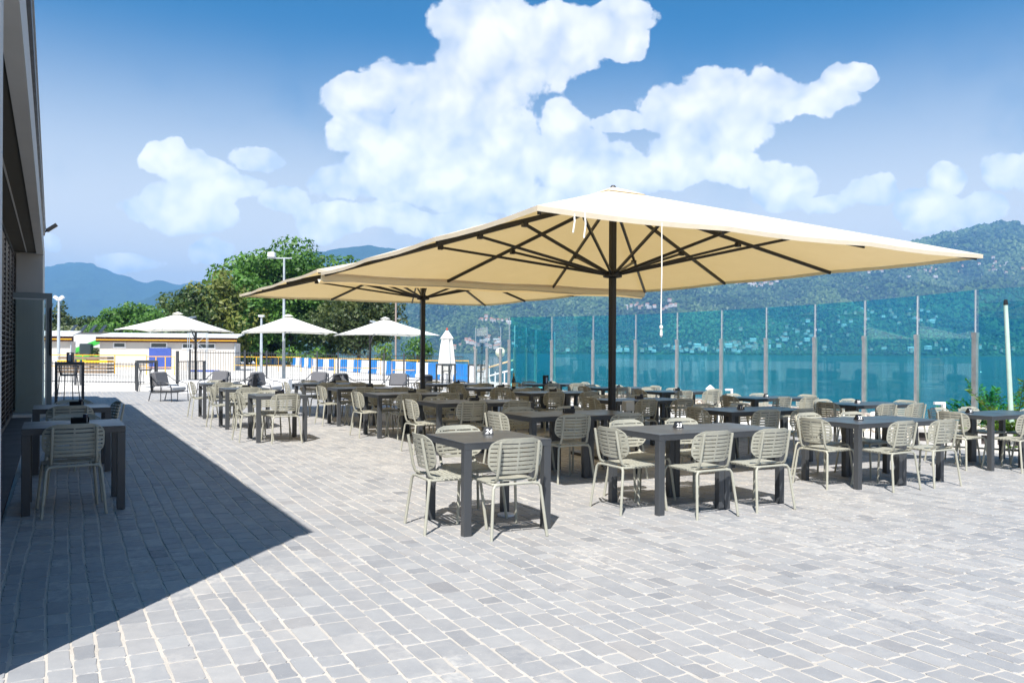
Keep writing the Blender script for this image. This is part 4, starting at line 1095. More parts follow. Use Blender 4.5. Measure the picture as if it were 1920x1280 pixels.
# ---- fences
def bar_fence(name, pts, hgt, label, step=.115, gaps=(), post_every=2.5, top_over=.0):
    o0 = Vector((pts[0][0], pts[0][1], 0)); t = empty(name, tuple(o0)); tag(t, label, 'fence')
    bars = G(); rails = G()
    for p, q in zip(pts, pts[1:]):
        p, q = Vector((*p, gz(*p))), Vector((*q, gz(*q))); L = (q - p).length; d = (q - p) / L
        k = 0.
        while k < L:
            c = p + d * k - o0; bars.box(c.x - .008, c.x + .008, c.y - .008, c.y + .008, c.z + .06, c.z + hgt, 0); k += step
        for hh in (.12, hgt - .10): rails.bar(p - o0 + Vector((0, 0, hh)), q - o0 + Vector((0, 0, hh)), .03, .03)
        k = 0.
        while k <= L + .01:
            c = p + d * k - o0; G().box(c.x - .035, c.x + .035, c.y - .035, c.y + .035, c.z - .05, c.z + hgt + .06).build('post', M_DARK, t); k += post_every
    bars.build('bars', M_DARK, t)['kind'] = 'stuff'; rails.build('rails', M_DARK, t)
bar_fence('bar_fence', [(-20.5, 32.6), (-17.8, 32.9), (-15.4, 33.4)], .95, 'low dark bar fence between the entrance and the gate')
g0 = Vector((-15.2, 37.6, 0)); pts = [(-15.2, 37.6), (-12.1, 39.3), (-8.95, 41.0), (-5.8, 42.8), (-2.7, 44.4)]
bar_fence('bar_fence', pts, 1.5, 'tall dark bar fence behind the lounge armchairs')
gt = empty('fence_gate', (-14.9, 35.4, gz(-14.9, 35.4)), R(75)); tag(gt, 'dark metal gate standing open at the end of the low fence', 'gate')
g = G(); g.box(0, .09, -.05, .05, 0, 1.45); g.box(1.9, 1.99, -.05, .05, 0, 1.0); g.box(.09, 1.9, -.02, .02, .96, 1.0); g.box(.09, 1.9, -.02, .02, .1, .14); g.build('frame', M_DARK, gt)
g = G(); [g.box(k, k + .016, -.008, .008, .14, .96) for k in np.arange(.2, 1.85, .12)]; g.build('bars', M_DARK, gt)['kind'] = 'stuff'

# ---- plastic barriers, alternately white and blue
def barrier_mesh():
    L, g = 2.16, G(); prof = [(-.20, 0), (.20, 0), (.20, .15), (.15, .30), (.13, .98), (.09, 1.0), (-.09, 1.0), (-.13, .98), (-.15, .30), (-.20, .15)]
    n = len(prof); V = [(sx * L / 2, y, z) for sx in (-1, 1) for (y, z) in prof]
    F = [tuple(range(n - 1, -1, -1)), tuple(range(n, 2 * n))] + [(i, (i + 1) % n, n + (i + 1) % n, n + i) for i in range(n)]
    g.add(V, F)
    for x in (-.8, -.4, 0, .4, .8): g.box(x - .06, x + .06, -.165, .165, .33, .93)
    g.box(L / 2 - .01, L / 2 + .05, -.06, .06, .2, .85)
    me = g.mesh('barrier'); return me
BM_W = barrier_mesh(); BM_W.materials.append(M_WHITEP); BM_B = BM_W.copy(); BM_B.materials.clear(); BM_B.materials.append(M_BLUEP)
NTH = 'first second third fourth fifth sixth seventh eighth ninth tenth eleventh twelfth thirteenth fourteenth fifteenth sixteenth seventeenth eighteenth nineteenth twentieth last'.split()
p0 = Vector((-1.3, 42.8)); d = Vector((-42.7 + 1.3, 126.2 - 42.8)).normalized()
for k in range(42):
    c = p0 + d * (2.2 * k + 1.1); blue = k % 2 == 1
    o = link('plastic_barrier', BM_B if blue else BM_W, None); o.location = (c.x, c.y, gz(c.x, c.y)); o.rotation_euler = (0, 0, math.atan2(d.y, d.x) + random.gauss(0, .02))
    tag(o, ('blue' if blue else 'white') + ' plastic barrier, %s %s one from the near end of the striped row' % (NTH[k // 2], 'blue' if blue else 'white'), 'barrier', ('blue' if blue else 'white') + ' plastic barriers of the striped row')

# ---- yellow hurdles
def hurdle(u, Y, L, rz, label, hh=1.1):
    x = (u - 960) / F0 * Y; t = empty('yellow_hurdle', (x, Y, gz(x, Y)), rz); tag(t, label, 'barrier', 'yellow tube hurdles on the building site')
    g = G(); g.tube([(0, 0, 0), (0, 0, hh), (L, 0, hh), (L, 0, 0)], .025, 6); g.tube([(0, 0, .45), (L, 0, .45)], .02, 6); g.build('frame', M_YEL, t)
    for k in (1 / 3, 2 / 3): G().tube([(L * k, 0, 0), (L * k, 0, hh)], .03, 6).build('post', M_YEL, t)
    return t
hurdle(95, 47, 5.6, R(2), 'long yellow tube hurdle left of the green machine'); hurdle(275, 47.5, 1.6, R(8), 'short yellow hurdle in front of the blue panel'); hurdle(735, 53, 5.2, R(-8), 'yellow hurdle in front of the barriers right of the pine')
hurdle(585, 58, 5.5, R(-16), 'yellow hurdle before the middle of the striped row'); hurdle(440, 62, 5.5, R(-10), 'yellow hurdle at the cabin corner')
yb = empty('yellow_timber_stack', ((165 - 960) / F0 * 46, 46, gz(-24, 46))); tag(yb, 'stack of yellow boards and timber left behind the low fence', 'timber stack')
for k in range(5): G().box(-1.6 + .1 * random.random(), 1.3, -.4 + .05 * random.random(), .4, .10 + k * .2, .24 + k * .2).build('board', M_YEL if k == 3 else principled('old_timber', (.22, .16, .11), .9, 0, .2, .2, 4), yb)

# ---- lamp poles
def lamp_pole(u, Y, vtop, kind, label):
    x = (u - 960) / F0 * Y; z = gz(x, Y); top = pxY(u, vtop, Y).z - z
    t = empty('lamp_pole', (x, Y, z)); tag(t, label, 'lamp pole', 'lamp poles')
    G().tube([(0, 0, 0), (0, 0, top * .5), (0, 0, top)], [.075 * Y / 36, .065 * Y / 36, .045 * Y / 36], 10).build('pole', M_GALV, t, True)
    k = Y / 36
    if kind == 'flood':
        G().bar((-.75 * k, 0, top - .0), (.35 * k, 0, top), .05 * k, .05 * k).build('cross_arm', M_GALV, t)
        G().box(-.72 * k, -.40 * k, -.14 * k, .14 * k, top + .04, top + .26 * k, .02).build('floodlight', M_WHITEP, t)
        G().box(-.20, .20, -.2, .2, 0, .35).build('footing', M_CONC, t)
    elif kind == 'head':
        G().box(-.12 * k, .12 * k, -.10 * k, .10 * k, top, top + .08 * k, .01).build('lamp_head', M_WHITEP, t)
    else:
        for s in (-1, 1): G().bar((0, 0, top), (s * .20 * k, 0, top + .15 * k), .14 * k, .12 * k).build('floodlight', M_WHITEP, t)
lamp_pole(532, 34.5, 484, 'flood', 'tall galvanised lamp pole with a floodlight on its cross arm')
lamp_pole(490, 58, 594, 'head', 'thin short lamp pole with a flat white head before the trees')
lamp_pole(110, 56, 562, 'twin', 'thin lamp pole with twin white floodlights beside the entrance screen')
x = (742 - 960) / F0 * 60
mp_ = empty('mast_pole', (x, 60, gz(x, 60))); tag(mp_, 'tall thin brown mast with a short bracket behind the right parasol', 'mast')
G().tube([(0, 0, 0), (0, 0, 6.4)], .07, 8).build('pole', principled('rust_mast', (.28, .22, .19), .7), mp_); G().bar((0, 0, 4.2), (.35, 0, 4.2), .04, .04).build('bracket', M_GALV, mp_)

# ---- site cabins
def cabin(uL, uR, YL, YR, vtop, label, wins=(), door=None, Dp=4.0):
    p, q = pxY(uL, vtop, YL), pxY(uR, vtop, YR); L = math.hypot(q.x - p.x, q.y - p.y); rz = math.atan2(q.y - p.y, q.x - p.x)
    z0 = gz(p.x, p.y) - .3; t = empty('site_cabin', (p.x, p.y, z0), rz); tag(t, label, 'cabin', 'low pale site cabins')
    top = p.z - z0
    body = G().box(0, L, 0, Dp, 0, top - .50).build('wall', M_CABIN, t)
    rf = G().add([(-.3, -.42, top - .10), (L + .3, -.42, top - .10), (L + .3, Dp + .3, top + .25), (-.3, Dp + .3, top + .25), (-.3, -.42, top - .02), (L + .3, -.42, top - .02), (L + .3, Dp + .3, top + .33), (-.3, Dp + .3, top + .33)],
                 [(0, 1, 2, 3), (7, 6, 5, 4), (0, 4, 5, 1), (1, 5, 6, 2), (2, 6, 7, 3), (3, 7, 4, 0)]).build('roof', M_ROOFM, t)
    G().box(-.2, L + .2, -.34, -.002, top - .50, top - .104).build('eaves', M_BROWN, t)
    G().box(-.2, L + .2, -.40, -.342, top - .36, top - .30).build('gutter', M_YEL, t)
    for k in np.arange(.4, L, 1.3): G().box(k, k + .12, -.37, -.343, top - .27, top - .12).build('rafter_end', M_BROWN, t)
    G().tube([(L + .05, -.12, 0), (L + .05, -.12, top - .3)], .05, 6).build('downpipe', M_GALV, t)
    for (a, b, zb, zt) in wins:
        w1 = G(); fr = .09
        w1.box(a * L - fr, b * L + fr, -.05, -.003, zb - fr, zb); w1.box(a * L - fr, b * L + fr, -.05, -.003, zt, zt + fr); w1.box(a * L - fr, a * L, -.05, -.003, zb, zt); w1.box(b * L, b * L + fr, -.05, -.003, zb, zt)
        wo_ = w1.build('window', M_WHITEP, t); G().box(a * L, b * L, -.03, -.004, zb, zt).build('pane', M_WINDOW, wo_)
    if door: G().box(door[0] * L, door[1] * L, -.10, -.005, .3, door[2]).build('panel', M_BLUEDOOR, t)
    return t
cabin(187, 440, 63, 65.2, 629, 'long pale site cabin with four slit windows and a blue panel', ((.105, .18, 2.0, 2.28), (.375, .485, 2.0, 2.30), (.61, .675, 1.95, 2.25), (.73, .845, 1.95, 2.25)), (.36, .52, 1.92))
cabin(40, 133, 60, 60.5, 627, 'short pale site cabin left of the green machine', (), None, .9)
t = empty('far_shed', ((162 - 960) / F0 * 84, 84, gz(-44, 84)), R(5)); tag(t, 'grey flat shed seen in the gap between the two cabins', 'shed')
G().box(-3, 3, 0, 5, 1.7, 3.2).build('wall', M_FASCIA, t); G().box(-3.1, 3.1, -.1, 5.1, 3.203, 3.3).build('roof', M_DARK, t)
for k in range(4): G().bar((-1.8 + k * 1.0, .5, 3.32), (-1.4 + k * 1.0, .9, 4.1), .8, .05).build('solar_panel', M_SOLAR, t)
for k in range(3): G().box(-2.9 + k * 2.8, -2.7 + k * 2.8, .1, .3, 0, 1.698).build('post', M_DARK, t)
# green telescopic handler in the gap
x = (160 - 960) / F0 * 66; th_ = empty('telescopic_handler', (x, 66, gz(x, 66)), R(4)); tag(th_, 'green telescopic handler with raised boom between the cabins', 'construction machine')
G().bar((-1.3, 0, 1.15), (1.65, 0, 2.35), .35, .36).build('boom', M_GREEN, th_)
G().add([(-1.2, -.6, .6), (1.2, -.6, .6), (1.2, .6, .6), (-1.2, .6, .6), (-.2, -.6, 1.05), (1.2, -.6, .95), (1.2, .6, .95), (-.2, .6, 1.05)], [(0, 3, 2, 1), (4, 5, 6, 7), (0, 1, 5, 4), (1, 2, 6, 5), (2, 3, 7, 6), (3, 0, 4, 7)]).build('chassis', M_GREEN, th_)
G().box(-.2, .7, -.65, -.05, 1.06, 1.95, .05).build('cab', M_WINDOW, th_)
for wx in (-.9, .85):
    for wy in (-.7, .7):
        o = G().lathe([(.25, -.15), (.45, -.14), (.48, 0), (.45, .14), (.25, .15)], 16).build('wheel', M_TYRE, th_); o.location = (wx, wy, .48); o.rotation_euler = (R(90), 0, 0)
# scaffold tower in front of the long cabin
x = (352 - 960) / F0 * 61; sc = empty('scaffold_tower', (x, 61, gz(x, 61)), R(12)); tag(sc, 'light scaffold tower with cross braces against the cabin wall', 'scaffold')
g = G(); [g.tube([(px, py, 0), (px, py, 2.9)], .025, 5) for px in (0, 1.35) for py in (0, .7)]; g.build('uprights', M_GALV, sc)
g = G(); [g.tube([(0, py, z), (1.35, py, z)], .02, 5) for py in (0, .7) for z in (.3, 1.5, 2.7, 2.88)]; g.tube([(0, 0, .3), (1.35, 0, 1.5)], .015, 5); g.tube([(0, 0, 2.7), (1.35, 0, 1.5)], .015, 5); g.tube([(1.35, 0, 2.7), (0, 0, 1.5)], .015, 5); g.build('braces', M_GALV, sc)
x = (385 - 960) / F0 * 58; bo = G().box(-1.0, 1.0, -.2, .2, 0, .12); tag(bo.build('blue_board', M_BLUEDOOR), 'blue boards lying on the ground before the cabin', 'board').location = (x, 58, gz(x, 58))

# ---- white planter blocks beside the armchairs
for (u, Y, lab) in ((372, 27.2, 'white low planter block beside the left armchairs'), (518, 30.5, 'white planter block at the foot of the lamp pole')):
    x = (u - 960) / F0 * Y; tag(G().box(-.55, .55, -.25, .25, 0, .45, .02).build('planter_block', M_WHITEP), lab, 'planter').location = (x, Y, gz(x, Y))

# ---- globe lamp, landing stage and mooring furniture
x = (938 - 960) / F0 * 31.5; gl = empty('globe_lamp', (x, 31.5, gz(x, 31.5))); tag(gl, 'cream globe lamp on a post behind the clear return glass', 'lamp')
n = 14; G().lathe([(.02, -.2)] + [(.195 * math.sin(math.pi * k / n), -.195 * math.cos(math.pi * k / n)) for k in range(1, n)] + [(.02, .195)], 18, (0, 0, 1.62)).build('globe', M_GLOBE, gl, True)
G().lathe([(.09, 1.38), (.10, 1.425), (.03, 1.43)], 12).build('collar', M_BLACK, gl); G().tube([(0, 0, 0), (0, 0, 1.38)], .03, 8).build('post', M_GALV, gl)
st_ = empty('landing_stage', ((925 - 960) / F0 * 38, 38, -1.0), R(-12)); tag(st_, 'white landing stage railing and gangway behind the return glass', 'landing stage')
G().box(-.9, 1.3, -1, 5, .0, .25).build('deck', M_CONC, st_)
for k in range(5): G().tube([(-.8 + k * .45, 0, .25), (-.8 + k * .45, 0, 1.5)], .03, 6).build('railing_post', M_WHITEP, st_)
G().tube([(-.9, 0, 1.5), (1.1, 0, 2.1)], .04, 6).build('handrail', principled('orange_rail', (.60, .42, .24), .6), st_); G().tube([(-.9, 0, 1.1), (1.1, 0, 1.65)], .04, 6).build('handrail', M_WHITEP, st_)
def bollard(u, v, Y, label):
    p = pxY(u, v, Y); o = G().lathe([(.08, -1.6), (.08, 0), (.13, .01), (.13, .04), (.02, .14)], 14).build('mooring_post', M_WHITEP, None, True); o.location = p; tag(o, label, 'post', 'white capped posts by the parapet')
bollard(1332, 731, 22.3, 'white post with conical cap by the parapet, above the far tables')
def pier_light(u, v, Y, label):
    p = pxY(u, v, Y); t = empty('pier_bracket', p); tag(t, label, 'bracket', 'white brackets beyond the parapet')
    G().box(-.10, .10, -.04, .04, 0, .05).build('arm', M_WHITEP, t); G().box(.05, .10, -.04, .04, -.9, -.002).build('stem', M_WHITEP, t)
pier_light(1367, 732, 21.6, 'white L-shaped bracket in the middle of the glass screen'); pier_light(1762, 758, 15.4, 'white L-shaped bracket near the right end of the glass screen')
# mint pole in the lake
p = pxY(1893, 765, 14.2); mpole = empty('leaning_pole', (p.x, p.y, gz(p.x, p.y))); tag(mpole, 'leaning pale mint pole with a black top at the right edge', 'pole')
b_, t_ = pxY(1897, 790, 14.2), pxY(1885, 572, 14.2)
G().tube([Vector((b_.x + .01, b_.y, gz(b_.x, b_.y) - .1)) - Vector(mpole.location), b_ - Vector(mpole.location), t_ - Vector(mpole.location)], [.046, .044, .034], 10).build('pole', M_MINT, mpole, True)
o = G().lathe([(.035, 0), (.038, .02), (.03, .09), (.012, .10)], 10).build('cap', M_BLACK, mpole); o.location = t_ - Vector(mpole.location)

# ---- rubble along the parapet and hollow blocks
V = []; F = []
ico = [(0, 0, 1), (.89, 0, .45), (.28, .85, .45), (-.72, .53, .45), (-.72, -.53, .45), (.28, -.85, .45), (.72, .53, -.45), (-.28, .85, -.45), (-.89, 0, -.45), (-.28, -.85, -.45), (.72, -.53, -.45), (0, 0, -1)]
icf = [(0, 1, 2), (0, 2, 3), (0, 3, 4), (0, 4, 5), (0, 5, 1), (1, 6, 2), (2, 7, 3), (3, 8, 4), (4, 9, 5), (5, 10, 1), (6, 7, 2), (7, 8, 3), (8, 9, 4), (9, 10, 5), (10, 6, 1), (11, 7, 6), (11, 8, 7), (11, 9, 8), (11, 10, 9), (11, 6, 10)]
g = G()
for (p, q) in zip(SCREEN[:9], SCREEN[1:10]):
    for _ in range(170):
        f = random.random(); x = p[0] + (q[0] - p[0]) * f; y = p[1] + (q[1] - p[1]) * f
        d = Vector((q[0] - p[0], q[1] - p[1])).normalized(); nrm = Vector((-d.y, d.x)); off = random.betavariate(1.1, 2.2) * 1.15 + .15
        x += nrm.x * off; y += nrm.y * off; s = random.choice([.03, .04, .05, .07, .10]) * random.uniform(.7, 1.3)
        z = gz(x, y) + s * .3 + max(0, .35 - off * .4) * random.random()
        g.add([(x + s * vx * random.uniform(.7, 1.2), y + s * vy * random.uniform(.7, 1.2), z + s * vz * random.uniform(.5, .9)) for vx, vy, vz in ico], icf)
tag(g.build('rubble', M_RUBBLE, fix=False), 'pale broken stone heaped along the foot of the parapet', 'rubble', kind='stuff')
sheet('gravel_verge', [XY(13.38, -1), XY(16.8, -1), (13.2, 9), (10.9, 13.2), (9.1, 15.3), (8.7, 16.9), (8.25, 18.4), (7.6, 19.85), (6.9, 21.3), (6.0, 22.8), (5.05, 24.3), (4.0, 25.7), (2.7, 27), XY(9.3, 26.4), XY(11.1, 26.2), XY(12.7, 21.9), XY(13.4, 15.9)], M_LOT, -.004)
def hollow_block(a, b, rz, label):
    t = empty('hollow_block', G3(a, b), TH + rz); tag(t, label, 'concrete block', 'hollow concrete blocks on the verge')
    g = G(); L = .98; g.box(-L, L, -.13, .13, .24, .30); g.box(-L, L, -.13, .13, .03, .08)
    for k in range(9):
        x = -L + k * (2 * L - .05) / 8; g.box(x, x + .05, -.13, .13, .08, .24)
    g.build('shell', M_BLUEBRICK, t)
    for k in range(8):
        x = -L + .05 + k * (2 * L - .05) / 8; G().box(x + .002, x + .19, -.06, .125, .081, .239).build('cell_shade', M_SLABD, t)  # dark filler stands in for the shade inside each hollow cell
hollow_block(13.75, 8.1, R(-58), 'row of hollow concrete blocks on the verge right of table 21')

# ================================================================== TREES AND HOUSES
def leaf_cloud(clumps, leaf, per, flat=.0, up=.35):
    """clumps: list of (centre, radii, tone); returns vertices, quads, tones"""
    Vs = []; Ts = []
    for (c, r, tn) in clumps:
        n_ = int(per * (r[0] * r[1] * r[2]) ** (2 / 3.))
        d_ = rng.normal(size=(n_, 3)); d_ /= np.linalg.norm(d_, axis=1)[:, None]
        rad = rng.uniform(.55, 1.06, n_) ** .6
        pos = np.array(c) + d_ * np.array(r) * rad[:, None]
        nr = d_ + rng.normal(size=(n_, 3)) * .55 + np.array([0, 0, up]); nr /= np.linalg.norm(nr, axis=1)[:, None]
        t1 = np.cross(nr, rng.normal(size=(n_, 3))); t1 /= np.linalg.norm(t1, axis=1)[:, None] + 1e-9; t2 = np.cross(nr, t1)
        s = leaf * rng.uniform(.6, 1.4, n_)[:, None]
        q = np.stack([pos - t1 * s, pos - t2 * s * .62 + t1 * s * .1, pos + t1 * s, pos + t2 * s * .62 - t1 * s * .1], 1)
        Vs.append(q.reshape(-1, 3))
        tt = np.clip(tn + rng.normal(0, .13, n_), 0, 1)
        T4 = np.zeros((n_, 4, 4)); T4[..., 0] = tt[:, None]; T4[..., 3] = 1; Ts.append(T4.reshape(-1, 4))
    V = np.concatenate(Vs); T = np.concatenate(Ts); F = np.arange(len(V)).reshape(-1, 4)
    return V, F, T
def tree(name, x, y, hgt, rx, ry, mat, label, group=None, leaf=.30, per=34, nclump=60, base=.18, shape='round', cat='tree', tone=.5):
    z = gz(x, y); t = empty(name, (x, y, z)); tag(t, label, cat, group)
    cl = []; zc = hgt * (1 + base) / 2; hz = hgt * (1 - base) / 2
    limbs = []
    for k in range(nclump):
        d_ = rng.normal(size=3); d_ /= np.linalg.norm(d_)
        rr = rng.uniform(.35, .92)
        if shape == 'cone':
            f = rng.uniform(0, 1) ** .8; ang = rng.uniform(0, 6.28); wd = (1 - f) * .95 + .08
            c = (math.cos(ang) * rx * wd * rr, math.sin(ang) * ry * wd * rr, hgt * (base + (1 - base) * f)); s = .16 + .10 * (1 - f)
            r_ = (rx * s * 1.5, ry * s * 1.5, hz * .10)
        else:
            c = (d_[0] * rx * rr, d_[1] * ry * rr, zc + d_[2] * hz * rr); s = rng.uniform(.20, .34)
            r_ = (rx * s, ry * s, hz * s * .8)
        cl.append((c, r_, min(1, max(0, tone + rng.normal(0, .16)))))
        limbs.append(c)
    V, F, T = leaf_cloud(cl, leaf * .78, per * 1.5)
    mesh_np('crown', V, [F], mat, t, T)
    g = G(); tr = max(.10, hgt * .022)
    g.tube([(0, 0, -.2), (tr * .3, 0, hgt * .25), (0, tr * .4, hgt * .5), (0, 0, hgt * .8)], [tr * 1.3, tr, tr * .7, tr * .2], 8)
    for c in limbs[::max(1, nclump // 9)]: g.tube([(0, 0, hgt * (base * .6 + .12)), (c[0] * .5, c[1] * .5, (hgt * .35 + c[2]) / 2), c], [tr * .5, tr * .32, tr * .1], 5)
    g.build('trunk', M_BARK, t, True)
    return t
TG = 'trees beyond the site cabins'
def tu(u, Y): return (u - 960) / F0 * Y
def hh(u, v, Y): return pxY(u, v, Y).z - gz(tu(u, Y), Y)
tree('broadleaf_tree', tu(548, 100), 100, hh(548, 452, 100), 9.6, 8, L_GREEN, 'big fresh green broadleaf tree, tallest of the group behind the lamp pole', TG, .34, 40, 130, .10)
tree('broadleaf_tree', tu(462, 92), 92, hh(462, 520, 92), 4.5, 5, L_GREEN, 'green tree between the olive coloured one and the tallest tree', TG, .32, 40, 70, .06)
tree('broadleaf_tree', tu(412, 88), 88, hh(412, 508, 88), 4.4, 4, L_OLIVE, 'yellowish olive leafed tree behind the long cabin', TG, .28, 46, 80, .10, tone=.55)
tree('broadleaf_tree', tu(356, 86), 86, hh(356, 526, 86), 3.6, 3.5, L_DARK, 'dark olive rounded tree behind the cabin roof', TG, .27, 46, 70, .10)
tree('pine_tree', tu(672, 88), 88, hh(672, 535, 88), 5.2, 4.5, L_CONI, 'dark pine with drooping branches right of the tallest tree', TG, .24, 60, 100, .16, tone=.45)
tree('pine_tree', tu(618, 94), 94, hh(618, 560, 94), 4.2, 4, L_DARK, 'dark tree between the tallest tree and the pine', TG, .28, 50, 60, .14, tone=.35)
tree('broadleaf_tree', tu(258, 120), 120, hh(258, 566, 120), 7.5, 6, L_GREEN, 'low wide green tree behind the leftmost parasol', TG, .36, 34, 80, .05)
tree('broadleaf_tree', tu(305, 112), 112, hh(305, 580, 112), 4.6, 4, L_GREEN, 'small green tree beside the dark olive one', TG, .32, 36, 50, .05, tone=.42)
tree('broadleaf_tree', tu(205, 150), 150, hh(205, 598, 150), 6.5, 5, L_GREEN, 'small green tree above the grey shed', TG, .4, 30, 50, .03, tone=.6)
tree('broadleaf_tree', tu(150, 165), 165, hh(150, 590, 165), 9.5, 6, L_DARK, 'dark hedge-like tree above the gap between the cabins', TG, .42, 28, 60, .0, tone=.55)
tree('broadleaf_tree', tu(108, 130), 130, hh(108, 566, 130), 3.4, 4, L_CONI, 'dark narrow tree behind the thin twin lamp pole', TG, .34, 36, 50, .0)
tree('willow_tree', tu(130, 112), 112, hh(130, 603, 112), 3.0, 3, L_PALE, 'pale silvery willow left above the cabins', TG, .28, 36, 36, .05)
tree('willow_tree', tu(185, 108), 108, hh(185, 613, 108), 3.2, 3, L_PALE, 'pale silvery bush in front of the dark trees', TG, .28, 36, 36, .0)
for (u, Y, v, rx, lab) in ((60, 140, 585, 6, 'green tree behind the entrance screen'), (-60, 130, 560, 9, 'large green tree hidden left of the building'), (500, 104, 600, 5, 'dark undergrowth tree below the tallest crown')):
    tree('broadleaf_tree', tu(u, Y), Y, hh(u, v, Y), rx, 5, L_DARK, lab, TG, .4, 26, 50, .0)
tree('shrub', tu(783, 62), 62, hh(783, 625, 62), 1.35, 1.3, L_GREEN, 'rounded green shrub left of the furled parasol', None, .13, 110, 60, .0, cat='shrub', tone=.4)
tree('shrub', tu(722, 70), 70, hh(722, 633, 70), 1.0, 1, L_LIME, 'bright lime green shrub beside the pine', None, .14, 100, 40, .0, cat='shrub')
tree('shrub', tu(690, 72), 72, hh(690, 645, 72), 1.5, 1, L_PALE, 'dull grey leafless looking bush under the pine', None, .10, 60, 30, .0, cat='shrub', tone=.1)
for (u, lab) in ((470, 'leafy bush at the cabin corner'), (540, 'bush below the tallest tree'), (590, 'bush at the trunk of the tallest tree')):
    tree('shrub', tu(u, 90), 90, 2.4, 2.2, 2, L_GREEN, 'green ' + lab, None, .24, 40, 30, .0, cat='shrub', tone=.6)
# feathery shrub by the glass at the far right
def feather_shrub(x, y, label):
    t = empty('feathery_shrub', (x, y, gz(x, y) - .3)); tag(t, label, 'shrub')
    Vs = []; Ts = []; br = G()
    for k in range(70):
        az_ = rng.uniform(0, 6.28); ln = rng.uniform(.6, 1.55); el_ = rng.uniform(.25, 1.25); p = np.array([0, 0, rng.uniform(.0, .5)])
        d_ = np.array([math.cos(az_) * math.cos(el_), math.sin(az_) * math.cos(el_), math.sin(el_)])
        pts = [p + d_ * ln * f + np.array([0, 0, -.22 * f * f]) for f in np.linspace(0, 1, 7)]
        br.tube([tuple(q) for q in pts], [.010, .009, .008, .006, .005, .004, .003], 4)
        n_ = 80
        f = rng.uniform(.2, 1, n_); base_ = np.array(p) + d_ * ln * f[:, None] + np.array([0, 0, -.22]) * (f ** 2)[:, None]
        side = np.cross(d_, [0, 0, 1]); side /= np.linalg.norm(side)
        dirn = side * rng.choice([-1, 1], n_)[:, None] + d_ * .6 + rng.normal(size=(n_, 3)) * .25
        dirn /= np.linalg.norm(dirn, axis=1)[:, None]; L_ = rng.uniform(.05, .13, n_)[:, None]; wv = np.cross(dirn, rng.normal(size=(n_, 3))); wv /= np.linalg.norm(wv, axis=1)[:, None]; wv *= .016
        q = np.stack([base_, base_ + dirn * L_ * .5 + wv, base_ + dirn * L_, base_ + dirn * L_ * .5 - wv], 1); Vs.append(q.reshape(-1, 3))
        T4 = np.zeros((n_, 4, 4)); T4[..., 0] = np.clip(rng.normal(.5, .22, n_), 0, 1)[:, None]; T4[..., 3] = 1; Ts.append(T4.reshape(-1, 4))
    V = np.concatenate(Vs); mesh_np('crown', V, [np.arange(len(V)).reshape(-1, 4)], L_LIME, t, np.concatenate(Ts)); br.build('stems', M_BARK, t)
p = pxY(1905, 800, 14.0); feather_shrub(p.x, p.y, 'feathery green shrub behind the glass at the right edge')
p = pxY(1862, 815, 16.2); feather_shrub(p.x, p.y, 'smaller feathery shrub left of the mint pole foot')

# ---- houses across the lake
def house_mesh(w_, d_, h_, wall, roof):
    g = G(); g.box(-w_ / 2, w_ / 2, -d_ / 2, d_ / 2, -3, h_); n0 = len(g.f)
    g.add([(-w_ / 2 - .5, -d_ / 2 - .5, h_ + .02), (w_ / 2 + .5, -d_ / 2 - .5, h_ + .02), (w_ / 2 + .5, d_ / 2 + .5, h_ + .02), (-w_ / 2 - .5, d_ / 2 + .5, h_ + .02), (-w_ / 2 - .5, 0, h_ + 2.6), (w_ / 2 + .5, 0, h_ + 2.6)],
          [(0, 1, 5, 4), (2, 3, 4, 5), (1, 2, 5), (3, 0, 4), (3, 2, 1, 0)])
    n1 = len(g.f)
    for k in range(int(w_ // 3)):                          # windows, recessed dark openings
        for s in range(int(h_ // 3)):
            x = -w_ / 2 + 1.6 + k * 3; z = .9 + s * 3; g.add([(x - .55, -d_ / 2 - .03, z), (x + .55, -d_ / 2 - .03, z), (x + .55, -d_ / 2 - .03, z + 1.5), (x - .55, -d_ / 2 - .03, z + 1.5)], [(0, 1, 2, 3)])
    me = g.mesh('house'); me.materials.append(wall); me.materials.append(roof); me.materials.append(M_WINDOW)
    mi = [0] * n0 + [1] * (n1 - n0) + [2] * (len(g.f) - n1); me.polygons.foreach_set('material_index', mi); return me
HM = [house_mesh(12, 10, 7, M_HOUSE, M_TILE), house_mesh(16, 11, 9, M_HOUSE, M_TILE), house_mesh(11, 9, 6, M_HOUSE2, M_TILE), house_mesh(20, 12, 7, M_HOUSE, M_ROOFM), house_mesh(9, 9, 9, M_HOUSE2, M_TILE)]
def find_t(u, v):
    lo, best = 0, (1e9, .02)
    for k in range(1, 90):
        t = k / 90; q = H_MAIN.pt(u, t); vv = 660.7 + .0056 * (u - 960) - (q.z - EYE) / q.y * F0
        if abs(vv - v) < best[0]: best = (abs(vv - v), t)
    return best[1]
HID = [0]
def village(n_, uc, vc, su, sv, desc, scale=1.0):
    for _ in range(n_):
        u = random.gauss(uc, su); v = min(659 + .0056 * (u - 960) + 1, random.gauss(vc, sv)); t = find_t(u, v); q = H_MAIN.pt(u, t)
        o = link('hillside_house', random.choice(HM), None); s = scale * random.uniform(.6, 1.05); o.location = q + Vector((0, -8 * s, 5)); o.scale = (s, s, s); o.rotation_euler = (0, 0, random.gauss(0, .5))
        tag(o, 'tiny pale house in ' + desc, 'house', 'houses in ' + desc)
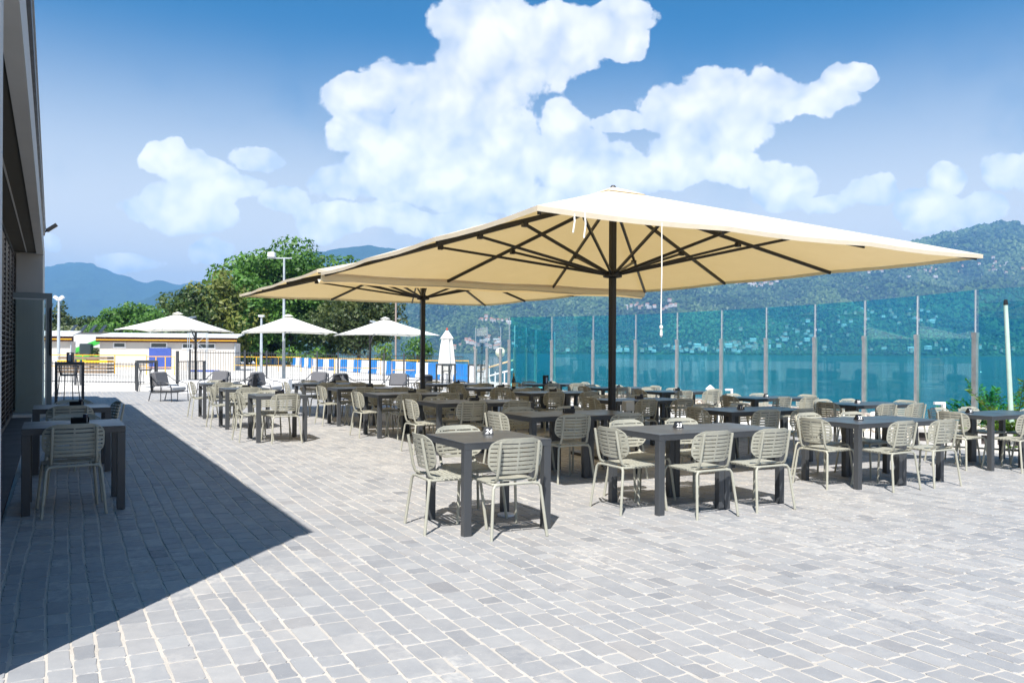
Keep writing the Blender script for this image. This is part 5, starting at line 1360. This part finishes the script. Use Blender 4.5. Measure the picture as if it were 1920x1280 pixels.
village(34, 1215, 575, 24, 3.5, 'the ridge village behind the near umbrella pole')
village(30, 1420, 534, 26, 2.2, 'the terrace village high on the hillside under the umbrella edge')
village(34, 905, 648, 28, 6, 'the village left of the glass screen')
village(14, 925, 603, 14, 2, 'the hamlet above the globe lamp')
village(40, 1410, 652, 40, 6, 'the dense lakeside village seen through the glass')
village(24, 1310, 656, 50, 4, 'the shore village around the church tower', 1.1)
village(16, 1150, 659, 60, 2.5, 'the row of houses along the shore in mid screen')
village(26, 1500, 630, 50, 14, 'the scattered houses above the dense lakeside village')
village(14, 1610, 598, 26, 8, 'the houses behind the raised panes of the screen')
village(16, 1715, 600, 30, 8, 'the houses high behind the right panes')
village(22, 1740, 657, 110, 4, 'the shoreline houses behind the right panes', 1.1)
village(22, 1865, 505, 26, 10, 'the hamlet on the right hand hill above the screen')
village(10, 1740, 508, 36, 4, 'the hamlet under the umbrella tip')
village(14, 1660, 515, 70, 8, 'the scattered houses below the umbrella tip')
q = H_MAIN.pt(1323, .012); ct = empty('church_tower', q); tag(ct, 'slim white church tower in the shore village', 'church tower')
G().box(-3, 3, -3, 3, -3, 24).build('tower', M_HOUSE, ct); G().add([(-3.2, -3.2, 24.02), (3.2, -3.2, 24.02), (3.2, 3.2, 24.02), (-3.2, 3.2, 24.02), (0, 0, 34)], [(0, 1, 4), (1, 2, 4), (2, 3, 4), (3, 0, 4), (3, 2, 1, 0)]).build('spire', M_TILE, ct)

# ================================================================== AIR
hz = bpy.data.materials.new('lake_haze'); hz.use_nodes = True; t = NT(hz.node_tree); t.n.clear()
pv_ = t.new('ShaderNodeVolumePrincipled'); pv_.inputs['Color'].default_value = (.22, .50, .95, 1); pv_.inputs['Density'].default_value = .00016; pv_.inputs['Anisotropy'].default_value = .0
o_ = t.new('ShaderNodeOutputMaterial'); t.l.new(pv_.outputs[0], o_.inputs['Volume'])
air = G().box(-9800, 9800, -1500, 9800, LAKE_Z - 1.2, 930).build('haze', hz); tag(air, 'blue summer haze over the lake', kind='stuff')
